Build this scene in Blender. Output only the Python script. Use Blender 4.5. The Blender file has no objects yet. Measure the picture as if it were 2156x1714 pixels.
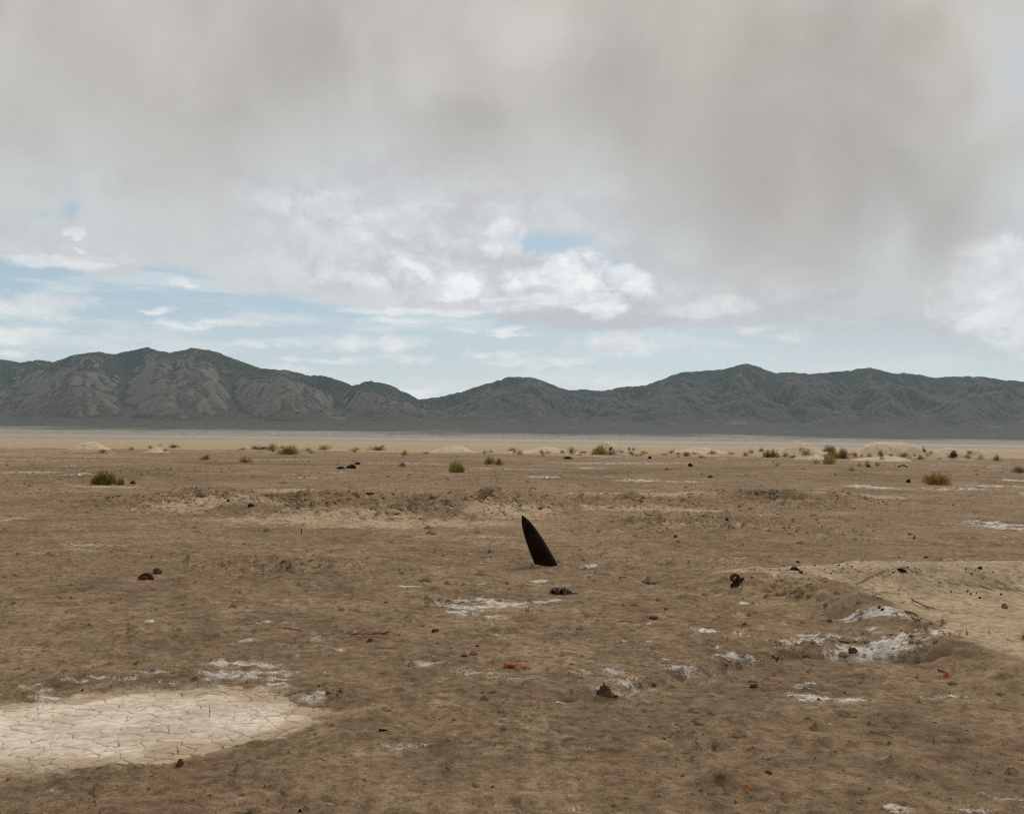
import bpy, math, random, time
import numpy as np
from mathutils import Matrix, Vector, Euler

random.seed(7)
sc = bpy.context.scene
COL = sc.collection
R = math.radians

# ------------------------------------------------------------ camera
CAM_H = 2.2
F = 1000.0                      # focal length in pixels of a 1024 wide frame
PITCH, ROLL = R(1.80), R(0.62)
CM = Matrix.Rotation(R(90) + PITCH, 3, 'X') @ Matrix.Rotation(ROLL, 3, 'Z')
cd = bpy.data.cameras.new('camera')
cd.sensor_width = 36.0
cd.lens = 36.0 * F / 1024.0
cd.clip_start = 0.1
cd.clip_end = 60000.0
cam = bpy.data.objects.new('camera', cd)
cam.matrix_world = Matrix.Translation((0, 0, CAM_H)) @ CM.to_4x4()
COL.objects.link(cam)
sc.camera = cam

SUN_EL, SUN_AZ = R(42), R(24)    # azimuth from +Y towards +X: high, beyond the mountains

# ------------------------------------------------------------ node helpers
def lin(r, g, b):
    def f(c):
        c = c / 255.0
        return c / 12.92 if c <= 0.04045 else ((c + 0.055) / 1.055) ** 2.4
    return (f(r), f(g), f(b))

class S:
    """a socket (or number) with arithmetic that builds Math nodes"""
    def __init__(s, nt, v): s.nt, s.v = nt, v
    def _m(s, op, *o):
        n = s.nt.nodes.new('ShaderNodeMath'); n.operation = op
        for i, a in enumerate((s,) + o):
            put(s.nt, a, n.inputs[i])
        return S(s.nt, n.outputs[0])
    def __add__(s, o): return s._m('ADD', o)
    __radd__ = __add__
    def __mul__(s, o): return s._m('MULTIPLY', o)
    __rmul__ = __mul__
    def __sub__(s, o): return s._m('SUBTRACT', o)
    def __rsub__(s, o): return (s * -1.0) + o
    def __truediv__(s, o): return s._m('DIVIDE', o)
    def max(s, o): return s._m('MAXIMUM', o)
    def min(s, o): return s._m('MINIMUM', o)
    def pow(s, o): return s._m('POWER', o)
    def abs(s): return s._m('ABSOLUTE')
    def sqrt(s): return s._m('SQRT')

def put(nt, a, sock):
    if isinstance(a, S): a = a.v
    if isinstance(a, (int, float)): sock.default_value = a
    elif isinstance(a, (tuple, list)):
        sock.default_value = tuple(a) + ((1.0,) if len(a) == 3 and len(sock.default_value) == 4 else ())
    else: nt.links.new(a, sock)

def ss(nt, v, a, b, lo=0.0, hi=1.0):
    n = nt.nodes.new('ShaderNodeMapRange'); n.interpolation_type = 'SMOOTHSTEP'
    put(nt, v, n.inputs[0])
    n.inputs[1].default_value = a; n.inputs[2].default_value = b
    n.inputs[3].default_value = lo; n.inputs[4].default_value = hi
    if a > b:
        n.inputs[1].default_value = b; n.inputs[2].default_value = a
        n.inputs[3].default_value = hi; n.inputs[4].default_value = lo
    return S(nt, n.outputs[0])

def mix(nt, f, a, b, mode='MIX'):
    n = nt.nodes.new('ShaderNodeMix'); n.data_type = 'RGBA'; n.blend_type = mode
    put(nt, f, n.inputs[0]); put(nt, a, n.inputs[6]); put(nt, b, n.inputs[7])
    return n.outputs[2]

def noise(nt, vec, scale, detail=4.0, rough=0.5, mul=(1, 1, 1), off=(0, 0, 0), dist=0.0, typ='FBM'):
    if tuple(mul) != (1, 1, 1) or tuple(off) != (0, 0, 0):
        m = nt.nodes.new('ShaderNodeMapping')
        m.inputs['Scale'].default_value = mul; m.inputs['Location'].default_value = off
        nt.links.new(vec, m.inputs[0]); vec = m.outputs[0]
    n = nt.nodes.new('ShaderNodeTexNoise')
    n.noise_type = typ
    nt.links.new(vec, n.inputs['Vector'])
    n.inputs['Scale'].default_value = scale
    n.inputs['Detail'].default_value = detail
    n.inputs['Roughness'].default_value = rough
    n.inputs['Distortion'].default_value = dist
    return S(nt, n.outputs[0])

# display pixels: the photograph scaled to 2156 x 1714
KD = 1024.0 / 2156.0
def ray(dx, dy):
    v = CM @ Vector(((dx * KD - 512.0) / F, -(dy * KD - 406.5) / F, -1.0))
    return v.normalized()
def azel(dx, dy):
    v = ray(dx, dy)
    return math.atan2(v.x, v.y), math.asin(v.z)

# ------------------------------------------------------------ sky
world = bpy.data.worlds.new('World')
sc.world = world
world.use_nodes = True
nt = world.node_tree
nt.nodes.clear()
WS = 0.1                          # background strength
def wc(r, g, b, k=1.0):
    c = lin(r, g, b)
    return tuple(x * k / WS for x in c)
out = nt.nodes.new('ShaderNodeOutputWorld')
bg = nt.nodes.new('ShaderNodeBackground')
bg.inputs[1].default_value = WS
nt.links.new(bg.outputs[0], out.inputs[0])
tc = nt.nodes.new('ShaderNodeTexCoord')
D = tc.outputs['Generated']
sp = nt.nodes.new('ShaderNodeSeparateXYZ'); nt.links.new(D, sp.inputs[0])
X, Y, Z = (S(nt, sp.outputs[i]) for i in range(3))
AZ = X._m('ARCTAN2', Y)
EL = Z._m('ARCSINE')
sky = nt.nodes.new('ShaderNodeTexSky')
sky.sky_type = 'NISHITA'
sky.sun_disc = False
sky.sun_elevation = SUN_EL
sky.sun_rotation = SUN_AZ
sky.dust_density = 1.0
sky.air_density = 1.0
sky.ozone_density = 1.0
nA = noise(nt, D, 7.0, 7.0, 0.58, off=(3.1, 0.4, 1.7))
nB = noise(nt, D, 9.0, 7.0, 0.6, off=(7.7, 2.4, 5.1))
nS = noise(nt, D, 3.2, 3.0, 0.45, off=(1.3, 9.2, 4.0))          # soft
nV = noise(nt, D, 5.0, 6.0, 0.56, mul=(1.0, 1.0, 0.42), off=(5.5, 1.2, 2.0))   # falls of smoke, taller than wide
nT = noise(nt, D, 16.0, 8.0, 0.62, mul=(1, 1, 2.2), off=(0.5, 6.2, 8.0))    # torn cloud detail
nH = noise(nt, D, 7.0, 8.0, 0.58, mul=(1, 1, 6.5), off=(2.5, 3.9, 1.15))    # flat far clouds
AZw = AZ + (nA - 0.5) * 0.11
ELw = EL + (nB - 0.5) * 0.075

def edge_curve(pts, az):
    """elevation (rad) of a cloud edge along the azimuth"""
    lo, hi = -0.56, 0.56
    n = nt.nodes.new('ShaderNodeFloatCurve')
    c = n.mapping.curves[0]
    ae = sorted(azel(x, y) for x, y in pts)
    ae = [((a - lo) / (hi - lo), e / 0.45) for a, e in ae]
    c.points[0].location = (0.0, ae[0][1]); c.points[1].location = (1.0, ae[-1][1])
    for p in ae:
        if 0.002 < p[0] < 0.998: c.points.new(*p)
    n.mapping.update()
    put(nt, (az - lo) / (hi - lo), n.inputs['Value'])
    return S(nt, n.outputs[0]) * 0.45

def blob(cx, cy, rx, ry, soft=0.5, az=None, el=None, rot=0.0):
    a0, e0 = azel(cx, cy)
    ka, ke = rx * KD / F, ry * KD / F
    u = (az or AZw) - a0; v = (el or ELw) - e0
    if rot:
        c, s_ = math.cos(rot), math.sin(rot)
        u, v = u * c + v * s_, v * c - u * s_
    u = u / ka; v = v / ke
    return ss(nt, (u * u + v * v).sqrt(), 1.0, 1.0 - soft)

nC = noise(nt, D, 26.0, 6.0, 0.62, mul=(1, 1, 1.4), off=(4.4, 8.1, 2.2))
def puff(cx, cy, rx, ry, k=1.7, soft=0.5, az=None, el=None, rot=0.0):
    a0, e0 = azel(cx, cy)
    ka, ke = rx * KD / F, ry * KD / F
    u = (az or AZw) - a0; v = (el or ELw) - e0
    if rot:
        c, s_ = math.cos(rot), math.sin(rot)
        u, v = u * c + v * s_, v * c - u * s_
    u = u / ka; v = v / ke
    return ss(nt, (u * u + v * v).sqrt() + (nC - 0.5) * k, 1.0, 1.0 - soft)

def union(*m):
    r = m[0]
    for k in m[1:]: r = r.max(k)
    return r

# clear air: the sky model, whitened towards the horizon
base = sky.outputs[0]
hz = ss(nt, EL, 0.17, 0.0)
air = mix(nt, 1.0, base, (0.72, 0.70, 0.72), 'MULTIPLY')
air = mix(nt, hz * 0.25 + 0.65, air, mix(nt, hz, wc(181, 207, 222), wc(225, 234, 236)))
# far flat clouds above the mountains
low = ss(nt, EL, 0.26, 0.10)
cirr = ss(nt, nH + (nS - 0.5) * 0.25 + ss(nt, EL, 0.09, 0.02) * 0.035, 0.50, 0.66) * low
col = mix(nt, cirr * 0.62, air, wc(226, 232, 234))
AZs = AZ + (nH - 0.5) * 0.10 + (nT - 0.5) * 0.05
ELs = EL + (nH - 0.5) * 0.028 + (nT - 0.5) * 0.02
def sb(cx, cy, rx, ry, soft=0.55): return puff(cx, cy, rx * 1.1, ry * 1.15, 2.8, min(soft + 0.35, 1.0), AZs, ELs)
far_c = union(sb(70, 640, 140, 26), sb(50, 695, 100, 18), sb(460, 680, 140, 11), sb(330, 655, 40, 7),
              sb(790, 725, 200, 20), sb(1300, 725, 190, 34), sb(1120, 765, 160, 10), sb(700, 762, 120, 10), sb(830, 757, 130, 12), sb(1010, 750, 90, 9),
              sb(520, 722, 60, 9), sb(1230, 800, 210, 22), sb(880, 828, 220, 22), sb(610, 785, 120, 14),
              sb(20, 750, 60, 16), sb(1660, 707, 34, 20), sb(1000, 690, 30, 9), sb(1085, 690, 34, 12),
              sb(860, 672, 90, 10), sb(820, 640, 110, 9), sb(1090, 700, 50, 9), sb(1590, 690, 60, 14), sb(2130, 650, 130, 60, 0.9), sb(400, 592, 34, 9))
shade_f = ss(nt, nT, 0.35, 0.65)
col = mix(nt, far_c * 0.92, col, mix(nt, shade_f, wc(220, 223, 226), wc(243, 246, 246)))
# the lavender grey deck with its ragged lower edge
e1 = edge_curve([(-40, 552), (60, 556), (150, 575), (270, 592), (310, 575), (400, 578), (470, 600), (560, 618), (700, 640),
                 (850, 662), (1000, 676), (1150, 692), (1300, 700), (1450, 694), (1600, 692), (1750, 705), (1900, 722),
                 (2050, 735), (2200, 740)], AZ)
dd = EL - e1 + (nB - 0.5) * 0.035 + (nT - 0.5) * 0.022
deck = ss(nt, dd, -0.003, 0.010)
soft_deck = ss(nt, dd, -0.04, 0.05)
right_soft = ss(nt, AZ, 0.18, 0.34)
deckm = deck * (1.0 - right_soft) + soft_deck * right_soft
hole = union(blob(158, 448, 36, 38, 0.9) * 0.75, blob(1140, 520, 150, 44, 0.8), blob(1260, 550, 90, 26, 0.8) * 0.7,
             blob(100, 450, 50, 18, 0.9) * 0.4, blob(560, 398, 60, 16, 0.95) * 0.35)
deckm = deckm * (1.0 - hole)
lav = mix(nt, ss(nt, nS + (nT - 0.5) * 0.5, 0.38, 0.62), wc(194, 193, 196), wc(208, 210, 212))
up = ss(nt, dd, 0.0, 0.06)
lav = mix(nt, up * ss(nt, nA, 0.42, 0.60), lav, wc(208, 213, 213))
col = mix(nt, deckm * 0.95, col, lav)
# billows: cauliflower relief, seen lit from above and behind
def vor(off):
    mp = nt.nodes.new('ShaderNodeMapping'); mp.inputs['Location'].default_value = off; mp.inputs['Scale'].default_value = (1, 1, 1.5)
    nt.links.new(Dw, mp.inputs[0])
    v_ = nt.nodes.new('ShaderNodeTexVoronoi'); v_.feature = 'F1'; v_.inputs['Scale'].default_value = 13.0
    v_.inputs['Detail'].default_value = 4.0; v_.inputs['Roughness'].default_value = 0.62; v_.inputs['Lacunarity'].default_value = 2.1
    v_.normalize = True
    nt.links.new(mp.outputs[0], v_.inputs['Vector'])
    return S(nt, v_.outputs['Distance'])
vm = nt.nodes.new('ShaderNodeVectorMath'); vm.operation = 'MULTIPLY_ADD'
nz_ = nt.nodes.new('ShaderNodeTexNoise'); nt.links.new(D, nz_.inputs['Vector']); nz_.inputs['Scale'].default_value = 12.0; nz_.inputs['Detail'].default_value = 5.0
nt.links.new(nz_.outputs['Color'], vm.inputs[0]); vm.inputs[1].default_value = (0.07, 0.07, 0.05); nt.links.new(D, vm.inputs[2])
Dw = vm.outputs[0]
v1 = vor((0, 0, 0)); v2 = vor((0.004, 0, 0.022))
relief = ss(nt, (v2 - v1) * 1.0 + (0.42 - v1) * 0.55 + (nT - 0.5) * 0.25, -0.10, 0.24)
bill = union(blob(940, 560, 640, 170, 1.0, AZ, EL), blob(1000, 430, 460, 110, 1.0, AZ, EL) * 0.75, blob(1500, 640, 380, 90, 1.0, AZ, EL) * 0.6,
             blob(640, 430, 300, 90, 1.0, AZ, EL) * 0.8, blob(150, 540, 260, 40, 1.0, AZ, EL) * 0.5)
bill = bill * ss(nt, dd, -0.004, 0.014) * (1.0 - hole)
col = mix(nt, bill * 0.80, col, mix(nt, relief, wc(199, 199, 205), wc(231, 235, 237)))
# bright cumulus tops
AZc = AZ + (nT - 0.5) * 0.05
ELc = EL + (nT - 0.5) * 0.03
def cb(cx, cy, rx, ry, soft=0.55, rot=0.0):
    a0, e0 = azel(cx, cy)
    ka, ke = rx * 1.25 * KD / F, ry * 1.3 * KD / F
    u = AZc - a0; v = ELc - e0
    if rot:
        c_, s_ = math.cos(rot), math.sin(rot); u, v = u * c_ + v * s_, v * c_ - u * s_
    u = u / ka; v = v / ke
    return ss(nt, (u * u + v * v).sqrt() + (v1 - 0.30) * 1.7, 1.0, 0.45)
wh = union(cb(1195, 585, 78, 44), cb(1110, 590, 60, 32), cb(1335, 592, 62, 30), cb(1265, 650, 56, 18), cb(1050, 505, 34, 34) * 0.75,
           cb(975, 605, 44, 34), cb(1545, 640, 70, 20) * 0.7, cb(160, 489, 24, 11, 0.2), cb(178, 522, 14, 7) * 0.8,
           cb(872, 573, 44, 12, 0.4, -0.5) * 0.8, cb(1190, 625, 130, 18) * 0.7, cb(1085, 640, 120, 14) * 0.7, cb(930, 652, 180, 11) * 0.65,
           cb(740, 585, 90, 16) * 0.4, cb(1085, 515, 22, 30) * 0.4, cb(690, 438, 80, 28) * 0.6, cb(820, 470, 120, 36) * 0.4,
           cb(2120, 600, 140, 100) * 0.75, cb(1690, 590, 90, 30) * 0.25, cb(130, 552, 100, 11) * 0.5, cb(390, 590, 40, 9) * 0.5, cb(1440, 655, 90, 16) * 0.4)
col = mix(nt, wh * 0.95, col, mix(nt, relief * 0.8 + 0.2, wc(214, 217, 223), wc(249, 251, 251)))
lavs = union(cb(1240, 672, 170, 14, 0.9), cb(1120, 612, 60, 10, 0.9), cb(1560, 672, 120, 10, 0.9), cb(990, 640, 120, 9, 0.9))
col = mix(nt, lavs * 0.5, col, wc(200, 200, 208))
# the smoke above, soft brownish grey
e2 = edge_curve([(-40, 400), (150, 380), (300, 420), (420, 450), (520, 400), (620, 370), (700, 350), (800, 330), (880, 380), (1000, 400),
                 (1100, 400), (1250, 420), (1350, 520), (1450, 600), (1600, 640), (1700, 660), (1780, 660), (1850, 600),
                 (1950, 650), (2040, 580), (2110, 470), (2200, 400)], AZ)
ds = EL - e2 + (nV - 0.5) * 0.10 + (nS - 0.5) * 0.06
smoke = ss(nt, ds + (nB - 0.5) * 0.06, -0.060, 0.085)
smoke = smoke * (1.0 - blob(740, 330, 110, 60, 1.0, AZ + (nV - 0.5) * 0.2, EL + (nS - 0.5) * 0.2) * 0.5)
sv = (noise(nt, D, 13.0, 4.0, 0.55, mul=(1, 1, 0.22), off=(2, 8, 3)) - 0.5) * 0.35 + (nV - 0.5) * 1.5 + (nA - 0.5) * 0.5 + (nS - 0.5) * 1.5 + (noise(nt, D, 11.0, 3.0, 0.5, mul=(1, 1, 0.8), off=(9, 1, 4)) - 0.5) * 0.7
AZg = AZ + (nV - 0.5) * 0.30; ELg = EL + (nS - 0.5) * 0.25 + (nB - 0.5) * 0.12
def gb(cx, cy, rx, ry): return blob(cx, cy, rx, ry, 1.0, AZg, ELg)
darker = union(gb(640, 120, 200, 300), gb(500, 350, 170, 110), gb(1020, 290, 190, 120) * 0.9, gb(1550, 130, 130, 230) * 0.8,
               gb(1520, 440, 150, 220) * 0.85, gb(1700, 640, 110, 80), gb(1930, 600, 130, 120), gb(1850, 80, 150, 110) * 0.5,
               gb(1250, 170, 110, 160) * 0.5)
lighter = union(gb(1760, 350, 200, 90) * 0.5, blob(1868, 520, 44, 120, 1.0, AZ + (nV - 0.5) * 0.06, EL) * 1.1, gb(1120, 70, 230, 90) * 0.7, gb(740, 330, 90, 60) * 0.8,
                gb(2130, 150, 170, 260) * 0.9, gb(40, 150, 110, 300) * 0.5, gb(880, 180, 120, 90) * 0.5)
tone = ss(nt, sv * 0.85 + lighter * 0.42 - darker * 0.48, -0.70, 0.70)
smk = mix(nt, tone, wc(174, 170, 166), wc(209, 207, 203))
smk = mix(nt, ss(nt, ds, 0.10, -0.02) * 0.6, smk, wc(197, 200, 199))
pink = union(gb(1480, 140, 330, 280), gb(1800, 150, 260, 220), gb(1550, 480, 220, 260) * 0.7, gb(480, 370, 200, 130) * 0.6,
             gb(1940, 620, 200, 130) * 0.5)
smk = mix(nt, pink * 0.6, smk, mix(nt, 1.0, smk, (1.05, 0.978, 0.960), 'MULTIPLY'))
warm = ss(nt, EL, 0.16, 0.42)
smk = mix(nt, warm, smk, mix(nt, 1.0, smk, (1.02, 1.0, 0.965), 'MULTIPLY'))
cool = gb(2140, 120, 160, 220) * 0.8
smk = mix(nt, cool, smk, wc(198, 202, 208))
col = mix(nt, smoke * (0.93 - cool * 0.2), col, smk)
# below the horizon the dome carries on as pale ground haze
col = mix(nt, ss(nt, EL, -0.005, -0.03), col, wc(170, 160, 145))
nt.links.new(col, bg.inputs[0])

# ------------------------------------------------------------ sun (thin, veiled by smoke)
ld = bpy.data.lights.new('sun', 'SUN')
ld.energy = 1.5
ld.angle = R(10)
ld.color = (1.0, 0.94, 0.86)
sun = bpy.data.objects.new('sun', ld)
sd = Vector((math.sin(SUN_AZ) * math.cos(SUN_EL), math.cos(SUN_AZ) * math.cos(SUN_EL), math.sin(SUN_EL)))
sun.rotation_euler = sd.to_track_quat('Z', 'Y').to_euler()
sun.location = sd * 300
COL.objects.link(sun)

vs = sc.view_settings
vs.view_transform = 'Standard'
vs.look = 'None'
vs.exposure = 0.0
vs.gamma = 1.0
vs.use_curve_mapping = False
world.cycles.sampling_method = 'NONE'      # an even sky needs no importance map
sc.cycles.volume_bounces = 1
sc.cycles.max_bounces = 6
sc.cycles.use_denoising = False
sc.cycles.filter_width = 1.25

# ------------------------------------------------------------ numpy noise
def _h(ix, iy, seed):
    n = (ix.astype(np.int64) * 374761393 + iy.astype(np.int64) * 668265263 + seed * 974711) & 0xffffffff
    n = ((n ^ (n >> 13)) * 1274126177) & 0xffffffff
    return (n ^ (n >> 16)) & 0xffffffff
_GA = np.arange(256) * (2 * math.pi / 256)
_GX, _GY = np.cos(_GA).astype(np.float32), np.sin(_GA).astype(np.float32)
def perlin(x, y, seed=0):
    xf = np.floor(x); yf = np.floor(y)
    ix = xf.astype(np.int64); iy = yf.astype(np.int64)
    fx = (x - xf).astype(np.float32); fy = (y - yf).astype(np.float32)
    def g(a, b):
        h = _h(ix + a, iy + b, seed) & 255
        return _GX[h] * (fx - a) + _GY[h] * (fy - b)
    u = fx * fx * fx * (fx * (fx * 6 - 15) + 10); v = fy * fy * fy * (fy * (fy * 6 - 15) + 10)
    a, b, c, d = g(0, 0), g(1, 0), g(0, 1), g(1, 1)
    p = a + u * (b - a); q = c + u * (d - c)
    return (p + v * (q - p)) * 1.5
def fbm(x, y, lam, octv=4, gain=0.5, seed=0):
    s = 0; a = 1.0; f = 1.0 / lam; t = 0
    for k in range(octv):
        s = s + a * perlin(x * f + 17.3 * k, y * f - 9.1 * k, seed + k); t += a
        a *= gain; f *= 2.03
    return s / t
def ridged(x, y, lam, octv=4, gain=0.5, seed=0):
    s = 0; a = 1.0; f = 1.0 / lam; t = 0
    for k in range(octv):
        s = s + a * (1 - np.abs(perlin(x * f + 31.7 * k, y * f + 5.3 * k, seed + k)) * 1.6); t += a
        a *= gain; f *= 2.07
    return s / t
def sst(v, a, b):
    t = np.clip((v - a) / (b - a), 0, 1)
    return t * t * (3 - 2 * t)

# ------------------------------------------------------------ object helpers
def mesh_from(name, verts, faces=None, quads=None, tris=None, smooth=True):
    me = bpy.data.meshes.new(name)
    if faces is not None:
        me.from_pydata([tuple(v) for v in verts], [], faces)
    else:
        verts = np.asarray(verts, dtype=np.float32)
        idx = quads if quads is not None else tris
        k = 4 if quads is not None else 3
        idx = np.asarray(idx, dtype=np.int32)
        me.vertices.add(len(verts)); me.vertices.foreach_set('co', verts.ravel())
        me.loops.add(idx.size); me.loops.foreach_set('vertex_index', idx.ravel())
        me.polygons.add(len(idx)); me.polygons.foreach_set('loop_start', np.arange(0, idx.size, k, dtype=np.int32))
        me.update(calc_edges=True)
    if smooth:
        me.polygons.foreach_set('use_smooth', np.ones(len(me.polygons), dtype=bool))
    me.update()
    return me
def add_attr(me, name, rgba):
    a = me.attributes.new(name, 'FLOAT_COLOR', 'POINT')
    a.data.foreach_set('color', np.asarray(rgba, dtype=np.float32).ravel())
def obj(name, me, m=None, parent=None, loc=None):
    o = bpy.data.objects.new(name, me)
    if m is not None and me is not None and not me.materials: me.materials.append(m)
    if loc is not None: o.location = loc
    if parent is not None: o.parent = parent
    COL.objects.link(o)
    return o
def tag(o, label=None, cat=None, group=None, kind=None):
    if label: o['label'] = label
    if cat: o['category'] = cat
    if group: o['group'] = group
    if kind: o['kind'] = kind
    return o
def grid_quads(nr, nc, wrap=False):
    i = np.arange(nr - 1)[:, None]; j = np.arange(nc if wrap else nc - 1)[None, :]
    j2 = (j + 1) % nc
    a = i * nc + j; b = i * nc + j2; c = (i + 1) * nc + j2; d = (i + 1) * nc + j
    return np.stack([a, b, c, d], -1).reshape(-1, 4)

def new_mat(name, rough=0.95):
    m = bpy.data.materials.new(name); m.use_nodes = True
    n = m.node_tree
    b = n.nodes['Principled BSDF']
    b.inputs['Roughness'].default_value = rough
    b.inputs['Specular IOR Level'].default_value = 0.12
    return m, n, b
def pos_of(nt):
    return nt.nodes.new('ShaderNodeNewGeometry').outputs['Position']
def attr(nt, name):
    a = nt.nodes.new('ShaderNodeAttribute'); a.attribute_name = name
    s_ = nt.nodes.new('ShaderNodeSeparateColor'); nt.links.new(a.outputs['Color'], s_.inputs[0])
    return [S(nt, s_.outputs[i]) for i in range(3)] + [S(nt, a.outputs['Alpha'])]
def bump(nt, h, dist, strength=1.0):
    b = nt.nodes.new('ShaderNodeBump'); b.inputs['Distance'].default_value = dist
    b.inputs['Strength'].default_value = strength
    put(nt, h, b.inputs['Height'])
    return b.outputs[0]

# ------------------------------------------------------------ mountains
SKY_SRC = [(-500, 925), (-300, 900), (-120, 880), (0, 875), (52, 884), (92, 877), (130, 883), (180, 865), (240, 857), (275, 864), (310, 857), (362, 846), (385, 855), (400, 857),
           (418, 860), (470, 848), (520, 855), (560, 870), (600, 885), (640, 899), (700, 902), (745, 914), (780, 916), (810, 920), (860, 939),
           (885, 931), (910, 929), (935, 934), (960, 943), (990, 960), (1024, 977), (1060, 971), (1110, 959), (1150, 949), (1185, 937), (1237, 919),
           (1275, 919), (1300, 920), (1320, 926), (1355, 941), (1390, 954), (1440, 951), (1470, 953), (1525, 943), (1575, 940), (1620, 923),
           (1665, 907), (1700, 906), (1730, 903), (1770, 900), (1800, 890), (1822, 886), (1850, 893), (1880, 905), (1893, 909), (1930, 907),
           (1975, 912), (2060, 905), (2100, 899), (2125, 896), (2160, 905), (2188, 912), (2205, 909), (2255, 915), (2280, 922), (2320, 918),
           (2400, 918), (2455, 927), (2500, 930), (2620, 925), (2800, 940), (3000, 960)]
sky_ae = np.array([(lambda v: (v.x / v.y, v.z / math.hypot(v.x, v.y)))(ray(x / 1.1596, y / 1.1596)) for x, y in SKY_SRC])
sky_ae = sky_ae[np.argsort(sky_ae[:, 0])]

def tx(src_x): return ray(src_x / 1.1596, 790.0).x / ray(src_x / 1.1596, 790.0).y
CELL = 15.0
gx = np.arange(-7600, 7600 + 1, CELL); gy = np.arange(7300, 12450, CELL)
GX, GY = np.meshgrid(gx, gy)              # rows along y
wxn = fbm(GX, GY, 1500, 4, 0.5, 11) * 260
wyn = fbm(GX, GY, 1300, 4, 0.5, 23) * 260
T = (GX + wxn) / (GY)                       # lateral position as the tangent of the azimuth
crest_el = np.interp(GX / GY, sky_ae[:, 0], sky_ae[:, 1])
def bajada_z(x, y):
    t = np.clip((y - 4700.0) / 3600.0, 0, 1.6)
    return 135.0 * t ** 1.5 - 1.2
baj = bajada_z(GX, GY) + fbm(GX, GY, 600, 4, 0.5, 5) * 6 * sst(GY, 5000, 8000)
yc = 10700 + fbm(GX, GY * 0, 4200, 2, 0.5, 3) * 900
crest_z = CAM_H + crest_el * np.hypot(GX, yc) - bajada_z(GX, yc)
# valleys between the spurs and how strong each spur stands out; (source x of the valley)
val = [-900, -560, -230, 30, 285, 585, 815, 1085, 1235, 1420, 1560, 1740, 1905, 2085, 2290, 2480, 2700, 3000]
vt = np.array([tx(v) for v in val])
k = np.clip(np.searchsorted(vt, T) - 1, 0, len(vt) - 2)
u = (T - vt[k]) / (vt[k + 1] - vt[k])
spur = np.clip(np.sin(np.pi * np.clip(u, 0, 1)), 0, 1) ** 0.8
reach = np.array([0.9, .9, .8, 1.0, .95, 1.0, .75, .35, .8, .5, .75, .6, .75, .7, .8, .8, .7])[k]
left = sst(-GX / GY, -0.02, 0.08)
yb = 8350 - 380 * spur * reach + wyn * 0.5 + 150 * fbm(GX, GY, 700, 3, 0.5, 51)
tt = np.clip((GY - yb) / (yc - yb), 0, 3)
pw = 0.62 + (1 - spur * reach) * 1.25
prof = np.where(tt < 1, np.clip(tt, 0, 1) ** pw, 1 - np.clip((tt - 1), 0, 1) * 0.9)
# steep fronts of the left spurs
shoulder = sst(tt, 0.0, 0.16) * (0.42 + 0.10 * fbm(GX, GY, 900, 2, .5, 77)) * spur * reach
prof = np.maximum(prof, shoulder * (0.55 + 0.45 * left))
rd = ridged(GX + wxn, GY + wyn, 1150, 6, 0.52, 31) - 0.62
env = np.clip(tt * 2.2, 0, 1) * np.clip(1.25 - np.clip(tt, 0, 1) * 0.75, 0, 1)
Hm = crest_z * prof + fbm(GX, GY, 90, 3, 0.6, 43) * 13 * env * (0.4 + left) + rd * 330 * env + fbm(GX, GY, 260, 4, 0.5, 41) * 30 * env
Hm = np.maximum(Hm, -25 + 0 * Hm)
# a thousand years of rain: droplets carve gullies
def erode(H, nb, nd, steps, rng, k_er=0.5, k_dep=0.22, cap=6.0):
    ny, nx = H.shape
    Hf = H.ravel()
    for b in range(nb):
        px = rng.uniform(2, nx - 3, nd); py = rng.uniform(2, ny - 3, nd)
        dx = np.zeros(nd); dy = np.zeros(nd); vel = np.ones(nd); wat = np.ones(nd); sed = np.zeros(nd)
        for s_ in range(steps):
            ix = px.astype(int); iy = py.astype(int); fx = px - ix; fy = py - iy
            i = iy * nx + ix
            a, bb, c, d = Hf[i], Hf[i + 1], Hf[i + nx], Hf[i + nx + 1]
            gx_ = (bb - a) * (1 - fy) + (d - c) * fy; gy_ = (c - a) * (1 - fx) + (d - bb) * fx
            h = (a * (1 - fx) + bb * fx) * (1 - fy) + (c * (1 - fx) + d * fx) * fy
            dx = dx * 0.12 - gx_ * 0.88; dy = dy * 0.12 - gy_ * 0.88
            L = np.hypot(dx, dy) + 1e-6; dx /= L; dy /= L
            nx_ = np.clip(px + dx, 1, nx - 3); ny_ = np.clip(py + dy, 1, ny - 3)
            jx = nx_.astype(int); jy = ny_.astype(int); ux = nx_ - jx; uy = ny_ - jy
            j = jy * nx + jx
            h2 = (Hf[j] * (1 - ux) + Hf[j + 1] * ux) * (1 - uy) + (Hf[j + nx] * (1 - ux) + Hf[j + nx + 1] * ux) * uy
            dh = h2 - h
            cp = np.maximum(-dh, 0.15) * vel * wat * cap * 0.1
            up_ = dh > 0
            dep = np.where(up_, np.minimum(dh, sed), np.where(sed > cp, (sed - cp) * k_dep, 0))
            er = np.where(up_ | (sed > cp), 0, np.minimum((cp - sed) * k_er, -dh * 0.8))
            q = dep - er
            sed = sed - q
            w4 = ((1 - fx) * (1 - fy), fx * (1 - fy), (1 - fx) * fy, fx * fy)
            for o_, w in zip((0, 1, nx, nx + 1), w4):
                Hf += np.bincount(i + o_, q * w, minlength=Hf.size)
            vel = np.sqrt(np.maximum(vel * vel - dh * 0.02, 0.1)); vel = np.minimum(vel, 3)
            wat *= 0.985; px, py = nx_, ny_
    return Hf.reshape(ny, nx)
rng = np.random.default_rng(5)
t0 = time.time()
H0 = Hm.copy()
Hm = erode(Hm.astype(np.float64), 7, 26000, 60, rng)
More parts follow.
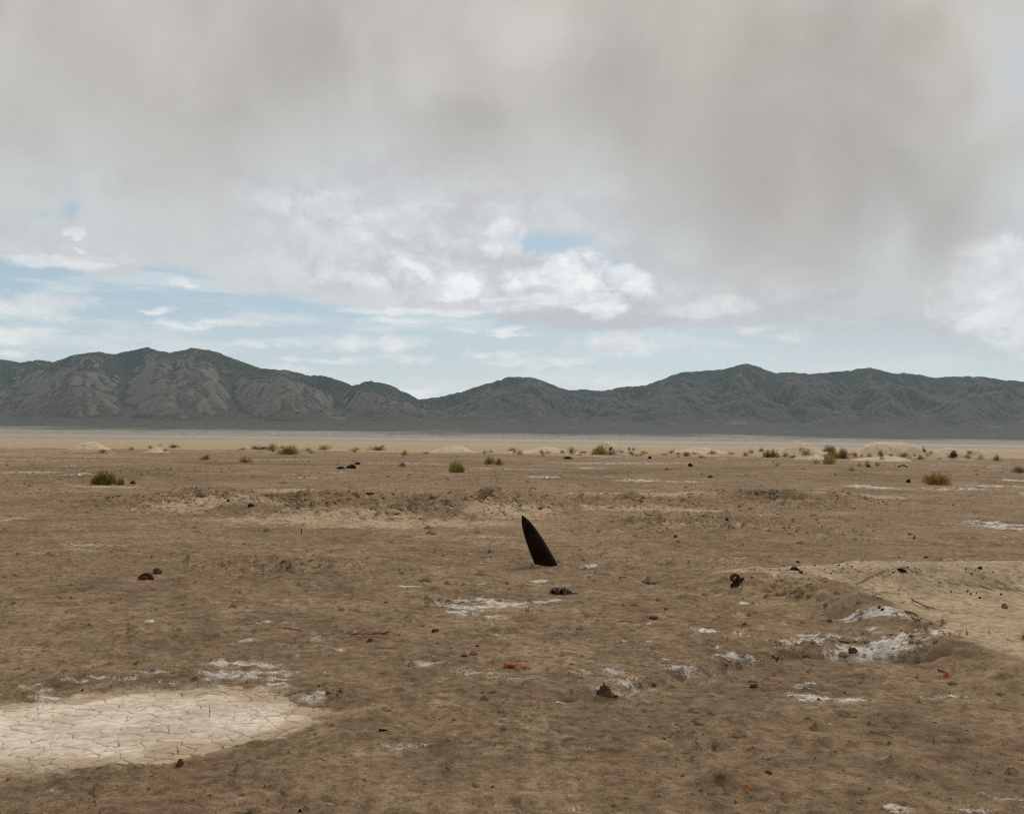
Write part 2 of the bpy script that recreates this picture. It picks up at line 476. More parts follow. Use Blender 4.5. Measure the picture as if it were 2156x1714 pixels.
def blur(a, n=1):
    for _ in range(n):
        b = a.copy(); b[1:-1] = a[1:-1] * .5 + (a[:-2] + a[2:]) * .25
        a = b.copy(); a[:, 1:-1] = b[:, 1:-1] * .5 + (b[:, :-2] + b[:, 2:]) * .25
    return a
Hm = np.clip(Hm, H0 - 90, H0 + 60)
Hm = blur(Hm, 1) * 0.5 + Hm * 0.5
print('erosion', time.time() - t0)
# settle the crest on the skyline of the place
nb = 700
bins = np.linspace(-0.75, 0.75, nb + 1)
bi = np.clip(np.digitize(GX / GY, bins) - 1, 0, nb - 1)
bc = 0.5 * (bins[1:] + bins[:-1])
want = np.interp(bc, sky_ae[:, 0], sky_ae[:, 1])
dist = np.hypot(GX, GY)
for it in range(4):
    Z = Hm + baj
    e = (Z - CAM_H) / dist
    mx = np.full(nb, -1.0); np.maximum.at(mx, bi.ravel(), e.ravel())
    ratio = want / np.maximum(mx, 0.004)
    ker = np.hanning(9 if it > 1 else 17); ker /= ker.sum()
    ratio = np.convolve(np.pad(ratio, 20, 'edge'), ker, 'same')[20:-20]
    rr = np.interp(GX / GY, bc, ratio)
    wgt = sst(Hm, 60, 420)
    Hm = Hm * (1 + (rr - 1) * wgt)
Z = Hm + baj
gyy, gxx = np.gradient(Z, CELL)
slope = np.hypot(gxx, gyy)
curv = blur(Z, 6) - Z
n1 = fbm(GX, GY, 900, 5, 0.55, 61); n2 = fbm(GX, GY, 220, 4, 0.55, 71)
tl = np.clip(tt, 0, 1)
thr = 0.40 + 0.10 * (1 - left)
relh = Hm / np.maximum(crest_z, 100)
veg = sst(relh + n1 * 0.40 + n2 * 0.22 - spur * reach * 0.30 + np.clip(curv, -10, 10) * 0.022, thr - 0.06, thr + 0.20)
rock = sst(slope + n2 * 0.35 + n1 * 0.2, 0.62, 1.0) * (1 - veg * 0.85) * (0.25 + 0.75 * left) + sst(slope + n2 * 0.3, 1.0, 1.4) * 0.25 * left
rock = np.clip(rock, 0, 1)
pale = sst(fbm(GX, GY * 2, 420, 4, .6, 91) + sst(tt, 0.2, 0.0) * 0.12, 0.24, 0.5) * sst(tt, 0.45, 0.05) * sst(tt, 0.0, 0.01)
me = mesh_from('mountain_range', np.stack([GX, GY, Z], -1).reshape(-1, 3), quads=grid_quads(len(gy), len(gx)))
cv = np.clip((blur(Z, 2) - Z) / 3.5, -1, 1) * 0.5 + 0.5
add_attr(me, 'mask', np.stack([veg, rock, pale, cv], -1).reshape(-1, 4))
m, n, b = new_mat('mountain_slopes', 1.0)
p = pos_of(n)
va, ro, pa, cvs = attr(n, 'mask')
sxm = n.nodes.new('ShaderNodeSeparateXYZ'); n.links.new(p, sxm.inputs[0])
le = ss(n, S(n, sxm.outputs[0]), -100.0, -1100.0)
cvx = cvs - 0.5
f1 = noise(n, p, 0.016, 6, 0.68)
f2 = noise(n, p, 0.05, 4, 0.7)
dots = n.nodes.new('ShaderNodeTexVoronoi'); dots.inputs['Scale'].default_value = 0.055
n.links.new(p, dots.inputs['Vector'])
dt = ss(n, S(n, dots.outputs['Distance']), 0.50, 0.18)
f0 = noise(n, p, 0.0022, 5, 0.6)
brown = mix(n, le, mix(n, f1, (0.044, 0.045, 0.041), (0.112, 0.103, 0.087)), mix(n, f1, (0.048, 0.041, 0.035), (0.118, 0.099, 0.082)))
vegc = mix(n, f2, (0.010, 0.018, 0.017), (0.050, 0.062, 0.052))
speck = dt * ss(n, f1 + (f0 - 0.5), 0.42, 0.6)
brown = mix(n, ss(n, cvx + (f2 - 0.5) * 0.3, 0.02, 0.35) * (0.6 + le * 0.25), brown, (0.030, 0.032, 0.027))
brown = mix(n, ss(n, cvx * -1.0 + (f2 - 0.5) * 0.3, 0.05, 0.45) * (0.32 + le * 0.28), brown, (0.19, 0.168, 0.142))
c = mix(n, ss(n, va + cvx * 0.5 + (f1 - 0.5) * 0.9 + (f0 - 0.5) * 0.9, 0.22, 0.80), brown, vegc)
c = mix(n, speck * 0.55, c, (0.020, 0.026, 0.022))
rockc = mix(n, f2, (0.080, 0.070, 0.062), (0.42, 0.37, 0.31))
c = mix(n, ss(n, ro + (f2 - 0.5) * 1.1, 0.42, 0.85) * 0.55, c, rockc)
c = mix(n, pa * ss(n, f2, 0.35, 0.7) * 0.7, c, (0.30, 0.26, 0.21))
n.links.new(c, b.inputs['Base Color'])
n.links.new(bump(n, noise(n, p, 0.02, 8, 0.7), 25.0, 0.7), b.inputs['Normal'])
tag(obj('mountain_range', me, m), 'dark scrub-covered mountain range with pale eroded rock spurs beyond the dry lake', kind='structure')

# ------------------------------------------------------------ fan of gravel and scrub at the mountains' foot
bx = np.linspace(-12000, 12000, 260); by = np.concatenate([np.linspace(4300, 7300, 120), np.linspace(7350, 8000, 14)])
BX, BY = np.meshgrid(bx, by)
BZ = bajada_z(BX, BY) + fbm(BX, BY, 600, 4, 0.5, 5) * 6 * sst(BY, 5000, 8000)
BZ = np.where(BY > 7310, BZ - 8 - (BY - 7310) * 0.05, BZ)
me = mesh_from('gravel_fan', np.stack([BX, BY, BZ], -1).reshape(-1, 3), quads=grid_quads(len(by), len(bx)))
m, n, b = new_mat('gravel_fan', 1.0)
p = pos_of(n)
spp = n.nodes.new('ShaderNodeSeparateXYZ'); n.links.new(p, spp.inputs[0])
py_ = S(n, spp.outputs[1]); px_ = S(n, spp.outputs[0])
w = noise(n, p, 0.0012, 6, 0.65)
f = noise(n, p, 0.012, 5, 0.7)
dk = ss(n, py_ + (w - 0.5) * 2600 + px_ * 0.06, 5500, 6500)
palec = mix(n, f, (0.26, 0.23, 0.19), (0.40, 0.36, 0.31))
spk = ss(n, noise(n, p, 0.03, 3, 0.6, mul=(1.0, 0.35, 1)), 0.52, 0.62)
palec = mix(n, spk * 0.65, palec, (0.10, 0.105, 0.085))
darkc = mix(n, f, (0.045, 0.047, 0.038), (0.095, 0.090, 0.075))
streak = ss(n, noise(n, p, 0.0016, 6, 0.65, mul=(1, 2.5, 1)), 0.58, 0.70)
darkc = mix(n, streak * 0.5, darkc, (0.17, 0.15, 0.12))
n.links.new(mix(n, dk, palec, darkc), b.inputs['Base Color'])
tag(obj('gravel_fan', me, m), 'long low gravel fan dotted with scrub sloping up to the mountains', kind='structure')
# the mountain mesh starts where the fan ends: paint its foot with the same dark gravel by albedo

# ------------------------------------------------------------ the ground: shape of the bombed flat
def src_(x, y): return (x / 1.1596, y / 1.1596)
def P(dx, dy, z=0.0):
    v = ray(dx, dy); t = (z - CAM_H) / v.z
    return (v.x * t, v.y * t)
def E(cx, cy, rx, ry):
    """an ellipse lying on the flat: centre and half sizes in metres, from where it is seen"""
    x, y = P(cx, cy); d = math.hypot(x, y)
    return (x, y, rx * KD / F * d, max(ry * KD / F * d * d / CAM_H, 0.02))
def ell(x, y, e):
    return np.sqrt(((x - e[0]) / e[2]) ** 2 + ((y - e[1]) / e[3]) ** 2)
def poly_sd(x, y, pts):
    """signed distance, negative inside; far points get a cheap large value"""
    pts = np.array(pts); lo = pts.min(0) - 3; hi = pts.max(0) + 3
    outv = np.full(x.shape, 9.0)
    sel = (x > lo[0]) & (x < hi[0]) & (y > lo[1]) & (y < hi[1])
    if not sel.any(): return outv
    xs, ys = x[sel], y[sel]
    d = np.full(xs.shape, 1e9); ins = np.zeros(xs.shape, bool)
    for i in range(len(pts)):
        a = pts[i]; b = pts[(i + 1) % len(pts)]; e = b - a
        t = np.clip(((xs - a[0]) * e[0] + (ys - a[1]) * e[1]) / (e @ e + 1e-9), 0, 1)
        d = np.minimum(d, (xs - a[0] - t * e[0]) ** 2 + (ys - a[1] - t * e[1]) ** 2)
        c = ((a[1] > ys) != (b[1] > ys)) & (xs < (b[0] - a[0]) * (ys - a[1]) / (b[1] - a[1] + 1e-12) + a[0])
        ins ^= c
    d = np.sqrt(d)
    outv[sel] = np.where(ins, -d, d)
    return outv
def line_d(x, y, pts):
    pts = np.array(pts); lo = pts.min(0) - 2; hi = pts.max(0) + 2
    outv = np.full(x.shape, 9.0)
    sel = (x > lo[0]) & (x < hi[0]) & (y > lo[1]) & (y < hi[1])
    if not sel.any(): return outv
    xs, ys = x[sel], y[sel]; d = np.full(xs.shape, 1e9)
    for i in range(len(pts) - 1):
        a = pts[i]; b = pts[i + 1]; e = b - a
        t = np.clip(((xs - a[0]) * e[0] + (ys - a[1]) * e[1]) / (e @ e + 1e-9), 0, 1)
        d = np.minimum(d, (xs - a[0] - t * e[0]) ** 2 + (ys - a[1] - t * e[1]) ** 2)
    outv[sel] = np.sqrt(d)
    return outv

PAN_Z = -0.05
PAN = [P(*q, PAN_Z) for q in [(-420, 1570), (-250, 1510), (-90, 1500), (60, 1482), (200, 1466), (350, 1453), (480, 1449), (570, 1454), (630, 1478), (662, 1504),
                              (640, 1528), (560, 1556), (440, 1580), (300, 1598), (150, 1613), (0, 1614), (-200, 1604), (-380, 1600)]]
PIT = E(2130, 1290, 400, 92)
PITP = [P(*q, -0.1) for q in [(1735, 1238), (1800, 1222), (1950, 1212), (2156, 1208), (2500, 1215), (2650, 1300), (2450, 1410), (2200, 1415), (2040, 1388), (1950, 1345), (1850, 1290), (1780, 1258)]]
BERM_R = [P(*q) for q in [(1500, 1222), (1620, 1212), (1740, 1202), (1950, 1196), (2156, 1194), (2400, 1196)]]
BANK = [P(*q) for q in [(1560, 1240), (1650, 1238), (1735, 1244), (1830, 1290), (1930, 1345), (2010, 1380), (2120, 1415)]]
CRATER = E(760, 1066, 215, 17)
CRATER2 = E(1480, 1094, 210, 10)
CRATER3 = E(1620, 1048, 130, 9)
RILL = [P(*q) for q in [(1215, 1462), (1300, 1446), (1420, 1425), (1480, 1412), (1540, 1396), (1600, 1385), (1700, 1382), (1830, 1385), (1960, 1392)]]
RIDGE_L = [P(*q) for q in [(-200, 1470), (0, 1456), (110, 1437), (220, 1426), (330, 1420), (420, 1414)]]

CRACKL = [P(*src_(*q)) for q in [(1979, 1430), (2014, 1420), (2066, 1417), (2120, 1404), (2165, 1400), (2210, 1396), (2290, 1402), (2380, 1404), (2490, 1407), (2600, 1408)]]
def H(x, y, fine=True):
    x = np.asarray(x, dtype=np.float64); y = np.asarray(y, dtype=np.float64)
    r = np.hypot(x, y)
    flat = 1 - sst(poly_sd(x, y, PAN), 0.7, -0.0)
    smd = 1 - 0.75 * sst(poly_sd(x, y, DUST), 0.2, -0.5)
    z = fbm(x, y, 45, 3, 0.5, 101) * 0.30 * sst(r, 25, 110)
    z += fbm(x, y, 7.5, 3, 0.5, 103) * 0.07 * flat * sst(r, 5, 14)
    z += fbm(x, y, 2.1, 3, 0.5, 105) * 0.035 * (0.15 + 0.85 * flat)
    wx = x + fbm(x, y, 1.3, 3, 0.55, 107) * 0.55; wy = y + fbm(x, y, 1.3, 3, 0.55, 109) * 0.75
    rough = ROUGH(x, y, wx, wy)
    # mid crater: hollow, rim and thrown-out soil
    q = ell(wx, wy, CRATER)
    z += -0.50 * sst(q, 1.0, 0.45) + 0.22 * np.exp(-((q - 1.15) / 0.22) ** 2)
    q = ell(wx, wy, CRATER2); z += -0.17 * sst(q, 1.0, 0.4) + 0.09 * np.exp(-((q - 1.2) / 0.25) ** 2)
    q = ell(wx, wy, CRATER3); z += -0.24 * sst(q, 1.0, 0.4) + 0.12 * np.exp(-((q - 1.2) / 0.25) ** 2)
    for (cx, cy, rx, ry, h) in LUMPS:
        q = ell(wx, wy, E(cx, cy, rx, ry)); z += h * sst(q, 1.25, 0.1)
    # right hand pit
    d = poly_sd(x + fbm(x, y, 1.6, 2, .5, 111) * 0.12, y + fbm(x, y, 1.6, 2, .5, 112) * 0.2, PITP)
    z -= 0.24 * sst(d, 0.15, -1.1)
    z += 0.12 * sst(line_d(wx, wy, BERM_R), 1.1, 0.0) + 0.20 * sst(line_d(wx, wy, BANK), 0.9, 0.0)
    z -= 0.012 * sst(line_d(wx * 0.1 + x * 0.9, wy * 0.1 + y * 0.9, CRACKL), 0.08, 0.0)
    z -= 0.12 * sst(line_d(wx * 0.3 + x * 0.7, wy * 0.3 + y * 0.7, RILL), 0.22, 0.02)
    z += 0.05 * sst(line_d(wx, wy, RIDGE_L), 0.28, 0.0)
    # the dried pan
    d = poly_sd(x + fbm(x, y, 0.5, 3, .5, 113) * 0.10, y + fbm(x, y, 0.5, 3, .5, 114) * 0.12, PAN)
    z = z * sst(d, -0.4, 0.6) + PAN_Z * sst(d, 0.55, -0.05) - 0.035 * sst(d, 0.04, -0.05)
    inpan = sst(d, 0.12, -0.08)
    if fine:
        a = (1 - inpan) * smd
        z += fbm(x, y, 0.55, 3, 0.55, 121) * 0.030 * a * (1 + rough * 1.6)
        c = fbm(x + 3, y, 0.42, 3, 0.55, 125)
        z += np.clip(c - 0.15, 0, 1) * 0.19 * a * (0.8 + rough) * sst(fbm(x, y, 2.6, 2, .5, 127), -0.25, 0.35)
        c = fbm(x, y + 5, 0.17, 3, 0.6, 126)
        z += np.clip(c - 0.12, 0, 1) * 0.12 * a * (0.6 + rough) * sst(fbm(x, y, 1.7, 2, .5, 128), -0.2, 0.35) * np.clip(45 / np.maximum(r, 1), 0, 1)
        z += (1 - ridged(wx, wy, 0.34, 3, 0.55, 129)) * 0.10 * a * rough
        z += fbm(x, y, 0.13, 2, 0.6, 131) * 0.014 * a * (1 + rough * 2.0) * np.clip(40 / np.maximum(r, 1), 0, 1)
        z += np.clip(ridged(x, y * 0.8, 0.9, 3, 0.5, 133) - 0.80, 0, 1) * 0.12 * a * sst(r, 18, 35) * sst(fbm(x, y, 12, 2, .5, 135), -0.1, 0.3)
    return z

LUMPS = [(430, 1046, 110, 9, 0.26), (1028, 1046, 40, 6, 0.30), (1020, 1040, 20, 3, 0.16), (1330, 1052, 34, 4, 0.20), (1545, 1281, 34, 7, 0.05), (1700, 1235, 50, 8, 0.05),
         (1120, 1080, 120, 14, 0.05), (660, 1058, 60, 5, 0.10), (1200, 1215, 40, 8, 0.0), (1010, 1217, 80, 7, 0.035), (540, 1184, 60, 6, 0.05), (480, 1188, 18, 4, 0.06),
         (370, 1269, 26, 4, 0.05), (60, 1452, 60, 8, 0.075), (40, 1445, 30, 6, 0.04), (1460, 1285, 24, 5, 0.03), (1840, 1436, 70, 8, 0.03), (1950, 1455, 60, 10, 0.03),
         (1500, 1650, 70, 14, 0.035), (1700, 1690, 80, 12, 0.03), (200, 1668, 50, 10, 0.03), (1340, 1470, 90, 14, 0.05), (250, 1005, 60, 4, 0.10), (1150, 1190, 42, 7, 0.035), (1420, 1436, 120, 8, 0.05)]
# crumbly, churned soil
ROUGH_E = [(E(430, 1052, 230, 20), 1.0), (E(780, 1060, 330, 26), 1.0), (E(1060, 1058, 150, 26), 1.0), (E(1330, 1055, 160, 16), 0.9), (E(1650, 1050, 220, 16), 0.9),
           (E(1500, 1100, 280, 22), 0.7), (E(620, 1190, 200, 22), 0.6), (E(1400, 1182, 300, 16), 0.35), (E(1690, 1238, 130, 22), 0.7), (E(1290, 1210, 140, 10), 0.4),
           (E(600, 1460, 120, 26), 0.5), (E(1800, 1365, 200, 24), 0.5), (E(1040, 1005, 300, 14), 0.35), (E(100, 1000, 300, 20), 0.4)]
def ROUGH(x, y, wx, wy):
    ro = np.zeros_like(x)
    for e, k in ROUGH_E:
        sel = (np.abs(x - e[0]) < e[2] * 1.7 + 1) & (np.abs(y - e[1]) < e[3] * 1.7 + 1)
        if sel.any():
            ro[sel] = np.maximum(ro[sel], k * sst(ell(wx[sel], wy[sel], e), 1.35, 0.5))
    return ro

SALT_E = [(1030, 1272, 130, 15, .95), (960, 1296, 120, 6, .7), (1150, 1263, 60, 5, .8), (1245, 1187, 16, 3, 1), (1138, 1220, 20, 3.5, .9), (1232, 1193, 20, 3, .6), (1128, 1191, 26, 3, .5),
          (1820, 1368, 180, 17, 1.0), (1960, 1366, 46, 14, 1.3), (1715, 1360, 60, 9, 1), (1860, 1321, 60, 6, 1.1), (1790, 1313, 24, 3, .9), (1935, 1337, 44, 7, 1.2), (1880, 1329, 25, 4, 1.1), (1705, 1345, 30, 3, .7), (1810, 1311, 30, 3.5, 1),
          (1840, 1345, 18, 6, 1.2), (1560, 1383, 70, 10, .7), (1440, 1400, 100, 12, .55), (1290, 1411, 38, 4.5, 1), (1285, 1436, 130, 14, .5), (1215, 1418, 30, 9, .7), (1180, 1470, 46, 4, .8), (1310, 1478, 60, 3.5, .6),
          (1570, 1278, 14, 6, 1), (1490, 1331, 26, 4, 1), (1575, 1330, 14, 3, .7), (1718, 1460, 84, 11, .9), (1800, 1470, 60, 6, .7), (1690, 1440, 90, 4, .45), (2000, 1470, 60, 6, .45),
          (520, 1412, 130, 17, .78), (590, 1432, 56, 8, .9), (655, 1462, 34, 10, .85), (490, 1436, 110, 7, .6), (450, 1400, 60, 5, .5),
          (60, 1450, 70, 7, 1.0), (205, 1431, 90, 4.5, .95), (300, 1422, 60, 2.5, .7), (110, 1463, 40, 5, 1.0), (-80, 1462, 90, 6, .8), (350, 1433, 22, 2, .8),
          (1895, 1704, 34, 11, .9), (2040, 1702, 44, 9, .85), (2110, 1685, 60, 8, .5), (312, 1311, 11, 2.5, 1.1), (880, 1233, 60, 3, .6), (990, 1228, 60, 3, .5),
          (2100, 1105, 64, 8, .9), (200, 1147, 90, 3, .6), (120, 1155, 70, 3, .5), (2010, 1030, 110, 3, .6), (1840, 1027, 60, 3, .9), (1810, 1024, 34, 2.5, 1), (2090, 1024, 70, 2.5, .9), (1345, 1011, 60, 2.5, 1),
          (1440, 1013, 100, 2, .6), (70, 993, 60, 2.5, .7), (185, 997, 40, 3.5, .85), (20, 990, 30, 2, .5), (1245, 984, 40, 3, .6), (1150, 1003, 50, 3, .8), (640, 1003, 50, 2, .7), (1080, 985, 120, 2, .5), (880, 975, 140, 2.5, .45), (1300, 975, 200, 3, .5),
          (1830, 975, 120, 3, .5), (580, 965, 160, 2.5, .5), (260, 960, 160, 3, .5), (1700, 955, 100, 2, .6), (1240, 960, 150, 2.5, .5), (2140, 1012, 30, 3, .9), (1020, 1130, 200, 3, .35), (700, 1150, 220, 3, .3),
          (1560, 1174, 60, 3, .5), (1980, 1180, 40, 2, .9), (1900, 1180, 30, 2, .8), (2060, 1175, 80, 2, .5), (600, 1355, 160, 5, .4), (560, 1318, 90, 4, .4), (300, 1220, 80, 4, .35), (880, 1390, 120, 7, .4), (1050, 1425, 140, 8, .4), (870, 1560, 160, 8, .3)]
PALE_E = [(760, 1099, 430, 13, 1), (430, 1064, 150, 20, .9), (590, 1034, 110, 8, .9), (1070, 1078, 140, 20, 1), (860, 1040, 150, 5, .7), (1380, 1074, 230, 9, .95), (1390, 1042, 180, 8, .9),
          (1800, 1044, 170, 8, .8), (1480, 1112, 250, 8, .6), (560, 1062, 110, 10, .7), (1560, 1220, 90, 16, .7), (1340, 1462, 120, 13, .6), (1440, 1440, 120, 6, .5), (15, 1093, 60, 6, .8), (230, 1025, 90, 4, .9), (1700, 1235, 90, 14, .8),
          (1860, 1020, 110, 5, .4), (60, 968, 180, 3, .6), (1250, 1040, 160, 5, .6), (100, 955, 300, 4, .5), (1750, 1030, 30, 3, .6), (1880, 1048, 130, 6, .5), (1560, 1300, 60, 5, .4), (1030, 1290, 190, 26, .45),
          (700, 1600, 200, 8, .3), (600, 1620, 90, 8, .3), (2030, 975, 150, 3, .6), (1150, 1390, 260, 50, .42), (1250, 1540, 330, 50, .38), (900, 1470, 200, 30, .35), (1330, 1240, 200, 20, .35), (1000, 1660, 260, 30, .3)]
DARK_E = [(780, 1064, 210, 11, .9), (600, 1056, 60, 8, .9), (900, 1076, 110, 8, .8), (1470, 1094, 210, 7, .8), (1620, 1042, 120, 9, .8), (1330, 1050, 34, 6, .7), (1820, 1300, 110, 34, .6), (1960, 1350, 90, 22, .8),  # crater ovals: shade of the hollows put into the soil colour for depth
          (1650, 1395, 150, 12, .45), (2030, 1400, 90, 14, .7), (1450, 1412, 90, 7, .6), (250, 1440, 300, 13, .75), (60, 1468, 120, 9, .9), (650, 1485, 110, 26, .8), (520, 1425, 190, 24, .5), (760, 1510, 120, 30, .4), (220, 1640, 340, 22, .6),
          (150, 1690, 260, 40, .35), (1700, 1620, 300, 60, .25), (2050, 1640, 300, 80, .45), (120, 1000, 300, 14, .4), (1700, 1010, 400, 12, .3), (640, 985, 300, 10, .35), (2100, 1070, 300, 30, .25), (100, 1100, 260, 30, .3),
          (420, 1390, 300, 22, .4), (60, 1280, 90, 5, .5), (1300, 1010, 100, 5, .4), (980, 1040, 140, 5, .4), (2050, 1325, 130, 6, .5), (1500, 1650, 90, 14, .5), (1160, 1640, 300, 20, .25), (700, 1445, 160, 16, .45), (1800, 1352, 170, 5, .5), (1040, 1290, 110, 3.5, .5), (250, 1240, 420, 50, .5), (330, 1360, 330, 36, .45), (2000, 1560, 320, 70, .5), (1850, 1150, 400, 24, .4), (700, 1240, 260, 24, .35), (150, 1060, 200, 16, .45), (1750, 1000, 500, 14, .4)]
DUST = [P(*q) for q in [(1490, 1216), (1600, 1200), (1750, 1192), (1900, 1187), (2156, 1190), (2500, 1190), (2700, 1300), (2500, 1450), (2250, 1450), (2120, 1412), (2030, 1385), (1960, 1350), (1850, 1290), (1790, 1262), (1735, 1250), (1640, 1240), (1560, 1236)]]

def masks(x, y, pan_z=False):
    r = np.hypot(x, y)
    wx = x + fbm(x, y, 0.9, 4, 0.6, 201) * 0.50; wy = y + fbm(x, y, 0.9, 4, 0.6, 203) * 0.9
    n1 = fbm(x, y, 0.42, 3, 0.6, 205)
    n2 = fbm(x, y * 1.3, 0.24, 3, 0.62, 207)
    def acc(L, over=1.3, core=0.25):
        m_ = np.zeros_like(x)
        for cx, cy, rx, ry, k in L:
            e = E(cx, cy, rx, ry)
            w_ = 1.0
            # small spots take a smaller warp so that they keep their place
            f_ = min(1.0, e[2] / 0.8)
            sel = (np.abs(x - e[0]) < e[2] * 1.6 + 0.8) & (np.abs(y - e[1]) < e[3] * 1.6 + 0.8)
            if sel.any():
                ax = x[sel] * (1 - f_) + wx[sel] * f_; ay = y[sel] * (1 - f_) + wy[sel] * f_
                m_[sel] = np.maximum(m_[sel], k * sst(ell(ax, ay, e), over, core))
        return m_
    s0 = acc(SALT_E)
    n3 = fbm(x * 0.55 + 4, y * 2.4, 0.45, 4, 0.6, 209)
    salt = np.clip(s0 * (0.80 + n1 * 0.9 + n2 * 0.9 + n3 * 2.2), 0, 1.3)
    # stray flakes of salt all over the flat
    flake = sst(fbm(x, y * 0.55, 0.17, 3, 0.6, 211) + 0.35 * fbm(x, y, 5, 2, 0.5, 213), 0.47, 0.60)
    salt = np.maximum(salt, flake * 0.45 * sst(r, 4, 7))
    salt = np.maximum(salt, sst(fbm(x * .5, y * .25, 1.2, 4, .6, 215) + 0.4 * fbm(x, y, 30, 2, .5, 217), 0.36, 0.5) * sst(r, 45, 75) * 0.6)
    pale = acc(PALE_E) * np.clip(0.8 + n1 * 0.9, 0.25, 1)
    d = poly_sd(wx * 0.35 + x * 0.65, wy * 0.35 + y * 0.65, DUST)
    pale = np.maximum(pale, 0.95 * sst(d, 0.25, -0.25))
    dp = poly_sd(x + n2 * 0.30, y + n1 * 0.30, PAN)
    pan = sst(dp, 0.14, -0.22)
    pale = np.maximum(pale * (1 - pan), 0)
    hor = sst(r + fbm(x, y, 25, 4, .6, 219) * 60, 118, 165)
    pale = np.maximum(pale, hor * 0.62)
    dfar = (0.42 + 0.9 * fbm(x, y, 14, 4, .6, 221)) * sst(r, 30, 60) * (1 - sst(r, 110, 150))
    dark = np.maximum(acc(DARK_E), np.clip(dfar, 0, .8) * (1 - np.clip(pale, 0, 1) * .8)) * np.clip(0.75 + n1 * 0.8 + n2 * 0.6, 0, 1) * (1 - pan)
    halo = sst(dp, 0.42, -0.05) * (1 - pan)
    pale = np.maximum(pale, halo * np.clip(0.62 + n1 * 1.4, 0, 0.9)); dark = dark * (1 - halo * .7)
    dark = np.maximum(dark, 0.8 * sst(line_d(wx * 0.1 + x * 0.9, wy * 0.1 + y * 0.9, CRACKL), 0.055, 0.01))
    return salt * (1 - pan), pale, dark, pan

FINE = 1.0
cols = np.concatenate([np.linspace(-math.pi, -R(34), 70, endpoint=False), np.linspace(-R(34), R(34), int(1080 * FINE), endpoint=False), np.linspace(R(34), math.pi, 70, endpoint=False)])
rows = np.concatenate([np.geomspace(0.4, 4.6, 14, endpoint=False), np.geomspace(4.6, 230, int(860 * FINE), endpoint=False), np.geomspace(230, 15900, 60)])
A, RR = np.meshgrid(cols, rows)
GXX = np.sin(A) * RR; GYY = np.cos(A) * RR
t0 = time.time()
GZ = H(GXX, GYY)
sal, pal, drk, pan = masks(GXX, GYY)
gr = RR
far = sst(RR, 300, 1500)
GZ = GZ * (1 - sst(RR, 300, 900))
GZ[-1] -= 0.0
print('ground', time.time() - t0)
V3 = np.stack([GXX, GYY, GZ], -1).reshape(-1, 3)
Q = grid_quads(len(rows), len(cols), wrap=True)
V3 = np.vstack([V3, [[0, 0, 0]]])
me = mesh_from('ground', V3, quads=Q[:, ::-1])
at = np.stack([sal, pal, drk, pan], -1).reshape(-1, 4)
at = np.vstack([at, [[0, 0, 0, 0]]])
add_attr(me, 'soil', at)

def soil_nodes(n, p, salt, pale, dark, pan, b, far_on=True):
    l1 = noise(n, p, 0.30, 5, 0.6)
    l2 = noise(n, p, 2.2, 5, 0.62)
    g1 = noise(n, p, 9.0, 8, 0.72)
    g2 = noise(n, p, 60.0, 4, 0.7)
    c = mix(n, ss(n, l1 + (l2 - 0.5) * 0.5, 0.36, 0.66), SOIL_A, SOIL_B)
    c = mix(n, ss(n, noise(n, p, 0.8, 4, 0.6, off=(4, 7, 1)), 0.50, 0.68) * 0.5, c, SOIL_R)
    c = mix(n, ss(n, l2 + (g1 - 0.5) * 0.6, 0.50, 0.74) * 0.38, c, SOIL_P)
    c = mix(n, ss(n, pale + (l2 - 0.5) * 0.5 + (g1 - 0.5) * 0.4, 0.25, 0.75) * 0.85, c, mix(n, g1, SAND_A, SAND_B))
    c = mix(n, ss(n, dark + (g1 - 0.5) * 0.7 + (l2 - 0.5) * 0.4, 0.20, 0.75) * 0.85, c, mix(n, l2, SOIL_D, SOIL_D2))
    c = mix(n, pan, c, mix(n, l2, PAN_A, PAN_B))
    c = mix(n, ss(n, salt + (g1 - 0.5) * 1.5 + (l2 - 0.5) * 1.3 + (g2 - 0.5) * 2.2, 0.28, 0.90) * 0.78 * ss(n, salt, 0.03, 0.22), c, mix(n, g1, SALT_A, SALT_B))
    sp_ = ss(n, g1, 0.32, 0.62, 0.60, 1.22)
    sq_ = ss(n, g2, 0.30, 0.70, 0.72, 1.20) * ss(n, noise(n, p, 1.3, 10, 0.72, off=(8, 2, 5)), 0.38, 0.60, 0.82, 1.12)
    sq_ = sq_ * ss(n, noise(n, p, 3.4, 7, 0.68, mul=(0.75, 1, 1), off=(1, 5, 9)), 0.56, 0.68, 1.03, 0.74)  # clump spots: dark sides of backlit clods put into the soil colour
    v = n.nodes.new('ShaderNodeVectorMath'); v.operation = 'SCALE'
    put(n, c, v.inputs[0]); put(n, sp_ * sq_, v.inputs['Scale'])
    c = v.outputs[0]
    h = noise(n, p, 5.0, 9, 0.70)
    return c, h, g1
SOIL_A, SOIL_B = (0.260, 0.180, 0.108), (0.342, 0.242, 0.148)
SOIL_R, SOIL_P = (0.338, 0.212, 0.128), (0.43, 0.320, 0.210)
SOIL_D, SOIL_D2 = (0.112, 0.081, 0.044), (0.175, 0.126, 0.070)
SAND_A, SAND_B = (0.46, 0.348, 0.222), (0.60, 0.465, 0.310)
PAN_A, PAN_B = (0.58, 0.48, 0.375), (0.77, 0.67, 0.55)
SALT_A, SALT_B = (0.62, 0.57, 0.50), (0.90, 0.87, 0.82)

m, n, b = new_mat('desert_soil', 1.0)
p = pos_of(n)
sl, pl, dk_, pn = attr(n, 'soil')
c, h, g1 = soil_nodes(n, p, sl, pl, dk_, pn, b)
